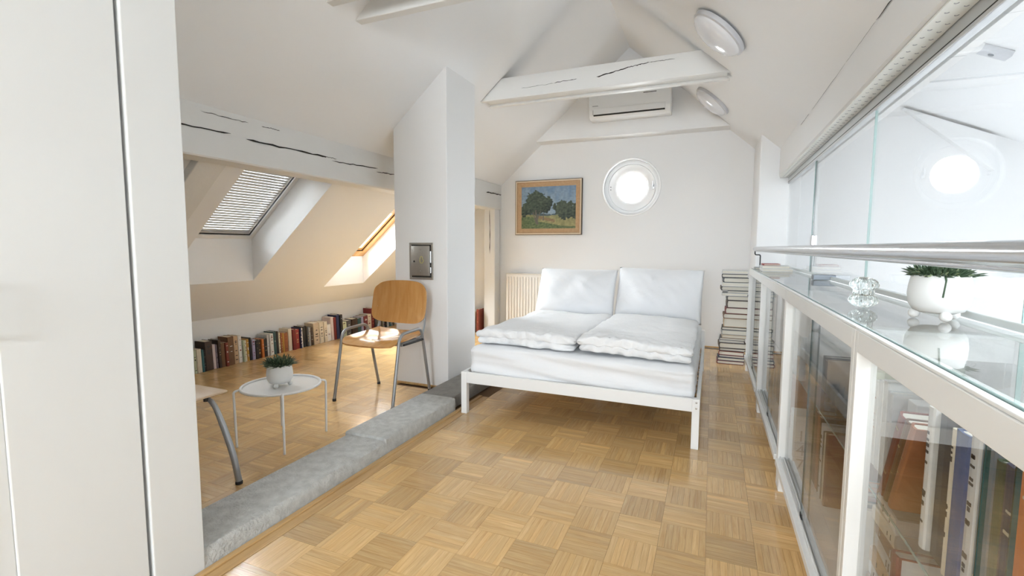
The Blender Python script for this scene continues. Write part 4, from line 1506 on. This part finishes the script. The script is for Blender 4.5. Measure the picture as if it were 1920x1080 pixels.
# books lying on the far end of the cabinet tops
zt = ZT + 0.0105
for (x, y, z, th, L_, d, c, lab) in ((0.40, 4.62, 0, 0.022, 0.26, 0.235, 'white', 'white book lying lowest on the glass top beside the pier'),
                                     (0.40, 4.64, 0.023, 0.024, 0.24, 0.215, 'light grey', 'light grey book lying on a white one on the glass top'),
                                     (0.415, 4.66, 0.048, 0.014, 0.22, 0.13, 'red', 'thin red book lying topmost on the glass top'),
                                     (0.375, 5.02, 0, 0.016, 0.2, 0.15, 'grey', 'grey booklet lying at the far end of the glass top')):
    flat_book(x, y, zt + z, th, L_, d, c, lab, 'books lying on the cabinet tops', RND.uniform(-0.03, 0.03))


def up_book(x, y, z, th, h, d, color, lab, group, marks=0, mm=None, lean=0.0, tiltx=0.0, cat='book', name='book'):
    """standing book with spine towards -X"""
    b = book(name, th, h, d, color, lab, group, marks=marks, mark_mat=mm, cat=cat)
    b.rotation_euler = (lean, tiltx, math.radians(180))
    b.location = (x, y, z + 0.0006 + abs(math.sin(lean)) * th / 2)
    return b


SHF, BOT = 0.5565, 0.1665
G3 = 'tall books on the glass shelf'
y = 1.36
row = [('white', 0.030, 0.335, 9, INK, 'white tall book with black lettering beside a leaning album'), ('black', 0.075, 0.33, 0, None, 'thick black tall book between two white spines'),
       ('cream', 0.018, 0.32, 8, INK, 'slim cream tall book with black lettering next to a black one'), ('blue', 0.055, 0.325, 0, None, 'blue tall book next to a slim cream one'),
       ('light grey', 0.036, 0.34, 12, INK, 'pale tall book with large outlined lettering next to a blue one'), ('slate blue', 0.048, 0.33, 3, None, 'slate blue tall book on the glass shelf'),
       ('dark green', 0.03, 0.32, 0, None, 'dark green tall book next to a slate blue one'), ('navy', 0.05, 0.325, 2, None, 'navy tall book between dark green and orange ones'),
       ('orange', 0.055, 0.335, 2, None, 'orange tall book on the glass shelf'), ('dark red', 0.06, 0.33, 0, None, 'dark red tall book next to an orange one'),
       ('brown', 0.06, 0.325, 4, None, 'brown tall book with light lettering near the shelf end'), ('dark brown', 0.05, 0.33, 5, None, 'dark brown tall book with lettering at the shelf end')]
for c, th, h, mk_, mm, lab in row:
    x = 0.478 + RND.uniform(-0.006, 0.006)
    up_book(x, y - th / 2, SHF, th - 0.002, h, 0.182, c, lab, G3, mk_, mm or BM['cream'])
    y -= th
# leaning album group
AL = [('red-brown', 0.034, 'large red-brown album leaning on tall books'), ('brown', 0.022, 'brown album leaning behind a large red-brown one'), ('rust', 0.026, 'rust album leaning nearest a white tall book')]
y = 1.60
for c, th, lab in AL:
    up_book(0.462, y, SHF, th, 0.285, 0.185, c, lab, 'albums leaning on the glass shelf', 2, GILT, lean=math.radians(-24))
    y -= 0.037
# white books further along
y = 1.95
for k, (c, th) in enumerate((('slate blue', 0.03), ('white', 0.035), ('pale green', 0.03), ('white', 0.045), ('light grey', 0.045), ('white', 0.04), ('light grey', 0.035))):
    prev = ('grey box', 'slate blue', 'white', 'pale green', 'white', 'light grey', 'white')[k]
    lab = '%s book beyond the leaning albums, next to %s book on the glass shelf' % (c, article(prev))
    if k == 0:
        lab = 'slate blue book starting the group of white books on the glass shelf'
    if k == 6:
        lab = 'light grey book ending the white group beside a card box'
    up_book(0.50, y - th / 2, SHF, th - 0.002, 0.27 + 0.012 * (k % 3), 0.17, c, lab, 'white books on the glass shelf', 4 if k == 3 else 0, BM['rust'])
    y -= th
bxw = empty('small_box', (0.6, 1.652, SHF))
tag(bxw, 'small white card box on the glass shelf behind the albums', 'box')
MB().box(-0.06, 0.05, -0.03, 0.03, 0.001, 0.26, bevel=0.003).build('box_body', CARD, bxw)
MB().box(-0.062, 0.052, -0.032, 0.032, 0.20, 0.262, bevel=0.003).build('box_lid', LACQ, bxw)
# lower board, near end
y = 2.02
for c, th, h, lab in (('teal', 0.03, 0.25, 'slim teal book on the lower board beside dark red ones'), ('olive', 0.026, 0.25, 'olive book between teal and orange ones on the lower board'),
                      ('orange', 0.05, 0.27, 'bright orange book on the lower board'), ('red', 0.022, 0.255, 'slim red book next to the bright orange one'),
                      ('red-brown', 0.042, 0.265, 'red-brown book beside a slim red one on the lower board'), ('dark grey', 0.03, 0.25, 'dark grey book next to a red-brown one on the lower board'),
                      ('cream', 0.022, 0.24, 'cream paperback on the lower board next to a flat stack')):
    up_book(0.485, y - th / 2, BOT, th - 0.002, h, 0.17, c, lab, 'upright books on the lower board', 5, GILT)
    y -= th
z = BOT
for k, (c, th) in enumerate((('brown', 0.05), ('white', 0.045), ('tan', 0.05), ('light grey', 0.045), ('brown', 0.05), ('cream', 0.045), ('white', 0.045))):
    pos = ('lowest in', 'second from the bottom of', 'third from the bottom of', 'in the middle of', 'third from the top of', 'second from the top of', 'topmost on')[k]
    flat_book(0.50, 1.585, z, th - 0.001, 0.195 - 0.004 * k, 0.165, c, '%s book %s the flat stack under the glass shelf' % (c, pos), 'flat stack under the glass shelf', RND.uniform(-0.05, 0.05), marks=2)
    z += th
b = up_book(0.455, 1.44, BOT, 0.04, 0.31, 0.17, 'dark red', 'dark red book with a grey front beside the flat stack', 'upright books on the lower board', 7, GILT)
MB().box(-0.165, -0.012, 0.0195, 0.0208, 0.004, 0.306).build('front_print', BM['light grey'], b)
y = 1.36
for k, (c, th) in enumerate((('cream', 0.04), ('tan', 0.05), ('beige', 0.04), ('white', 0.05), ('brown', 0.05), ('red', 0.05), ('grey', 0.06))):
    up_book(0.48, y - th / 2, BOT, th - 0.002, 0.27, 0.18, c, '%s book on the lower board beneath the tall books' % c, 'books beneath the tall row', 3, INK if PAL[c][1] > 0.35 else GILT)
    y -= th
# box with numerals, papers on it
nbx = empty('numbered_box', (0.466, 2.65, BOT))
tag(nbx, 'small card box with hand-drawn numerals in the cabinet', 'box')
MB().box(-0.068, 0.068, -0.07, 0.07, 0.0006, 0.235, bevel=0.002).build('box_body', CARD, nbx)
for r_, z_ in ((('1', '2'), 0.16), (('4', '5'), 0.09), (('7', '8'), 0.02)):
    for ci, chx in enumerate(r_):
        fc = bpy.data.curves.new('numeral', 'FONT')
        fc.body = chx
        fc.size = 0.075
        fc.extrude = 0.0004
        fo = bpy.data.objects.new('numeral', fc)
        dg = bpy.context.evaluated_depsgraph_get()
        me = bpy.data.meshes.new_from_object(fo)
        me.materials.append(GREYM)
        bpy.data.objects.remove(fo)
        o = bpy.data.objects.new('numeral', me)
        COL.objects.link(o)
        o.parent = nbx
        o.rotation_euler = (math.radians(90), 0, 0)
        o.location = (-0.058 + 0.066 * ci, -0.0708, z_)
for zz in (0.08, 0.15):
    MB().box(-0.067, 0.067, -0.0708, -0.07, zz, zz + 0.0015).build('drawn_line', GREYM, nbx)
for k in range(6):
    o = MB().box(-0.068, 0.07, -0.078, 0.07, 0, 0.007, bevel=0.001).build('booklet', CARD)
    o.location = (0.466 + RND.uniform(-0.002, 0.002), 2.65, BOT + 0.2365 + 0.0075 * k)
    tag(o, 'thin cream booklet %s the pile on the numbered box' % ('lowest in', 'second from the bottom of', 'third from the bottom of', 'third from the top of', 'second from the top of', 'topmost on')[k], 'booklet', 'booklets piled on the numbered box')
y = 2.555
for c, th, h, lab in (('brown', 0.07, 0.33, 'thick brown book beside the numbered box'), ('rust', 0.06, 0.33, 'rust book next to a thick brown one'), ('dark brown', 0.02, 0.33, 'thin dark brown book beside a white guide book'),
                      ('white', 0.045, 0.32, 'white guide book with black lettering on the lower board'), ('dark grey', 0.02, 0.3, 'thin dark grey book next to the white guide book'),
                      ('cream', 0.03, 0.3, 'cream book between dark grey and maroon ones'), ('maroon', 0.03, 0.31, 'maroon book next to a cream one in the numbered-box cabinet')):
    up_book(0.47, y - th / 2, BOT, th - 0.002, h, 0.18, c, lab, 'books beside the numbered box', 6 if c == 'white' else 0, INK)
    y -= th
y = 2.715
for c, th, h, lab in (('dark brown', 0.05, 0.17, 'short dark brown book above the numbered box'), ('brown', 0.05, 0.16, 'short brown book above the numbered box'), ('tan', 0.04, 0.17, 'short tan book above the numbered box')):
    up_book(0.52, y - th / 2, SHF, th - 0.002, h, 0.14, c, lab, 'short books on the glass shelf', 0)
    y -= th


def tumbler(x, y, z, lab):
    e = MB().lathe([(0.0, 0.0), (0.03, 0.0), (0.036, 0.09), (0.034, 0.09), (0.028, 0.008), (0, 0.008)], seg=28).build('glass_tumbler', GLASS, None, True)
    e.location = (x, y, z + 0.0006)
    tag(e, lab, 'glass', 'tumblers on the glass shelf')


for k in range(4):
    tumbler(0.52, 2.52 - k * 0.085, SHF, 'clear tumbler, %s from the short books on the glass shelf' % ('first', 'second', 'third', 'fourth')[k])
# third cabinet: brown boxes on the lower board
for k, (yy, h, c) in enumerate(((3.9, 0.3, 'brown'), (3.72, 0.27, 'dark brown'), (3.3, 0.3, 'rust'))):
    e = empty('storage_box', (0.55, yy, BOT))
    tag(e, '%s storage box on the lower board below the glass clamp' % c, 'box', 'storage boxes in the cabinet')
    MB().box(-0.09, 0.09, -0.07, 0.07, 0.0006, h, bevel=0.004).build('box_body', BM[c], e)
    MB().box(-0.093, 0.093, -0.073, 0.073, h - 0.04, h + 0.003, bevel=0.003).build('box_lid', BM[c], e)

# small pile of books beside the timber post
z = 0.0
for k, (x, th, h, c, ln) in enumerate(((-3.40, 0.05, 0.33, 'dark grey', 0), (-3.33, 0.04, 0.3, 'black', 0.05), (-3.275, 0.03, 0.31, 'cream', 0.12), (-3.225, 0.03, 0.30, 'white', 0.12), (-3.17, 0.03, 0.31, 'beige', 0.12), (-3.105, 0.04, 0.345, 'red-brown', 0.0))):
    b = book('book', th, h, 0.17, c, '%s book standing beside the timber post' % c, 'books beside the timber post', marks=3, mark_mat=INK if PAL[c][1] > 0.35 else GILT)
    b.rotation_euler = (-ln, 0, math.radians(-90))
    b.location = (x - math.sin(ln) * 0.15, 6.12, 0.0006 + abs(math.sin(ln)) * th / 2)

# ---- on the cabinet tops: big pot and crystal ornament
bp = footed_pot((0.595, 1.70, zt), 0.071, 0.125, 8, 'large white footed pot of succulent on the glass cabinet top', 620, 0.025, 0.058, 0.25)
MB().tube(fillet([(-0.026, -0.056, 0.126), (-0.030, -0.068, 0.116), (-0.036, -0.069, 0.068)], 0.01), [0.0025, 0.0025, 0.0025, 0.0025, 0.0025, 0.0022, 0.0022, 0.002, 0.0022][:9], 8).build('trailing_stem', LEAF, bp)
orn = MB()
prof = []
for i in range(25):
    t_ = i / 24
    z_ = 0.105 * t_
    r_ = 0.040 * (abs(math.sin(math.pi * (t_ * 2))) ** 0.55 if abs(t_ - 0.5) > 0.09 else 0.70 + 0.02 * abs(t_ - 0.5))
    if abs(t_ - 0.5) <= 0.09:
        r_ = 0.040 * 0.72
    prof.append((max(r_, 0 if i in (0, 24) else 0.012), z_))
orn.lathe(prof, seg=96, ribs=16, rib=0.06)
oo = orn.build('crystal_ornament', ORN, None, True)
oo.location = (0.475, 1.93, zt + 0.0005)
tag(oo, 'ribbed clear crystal ornament on the glass cabinet top', 'ornament')
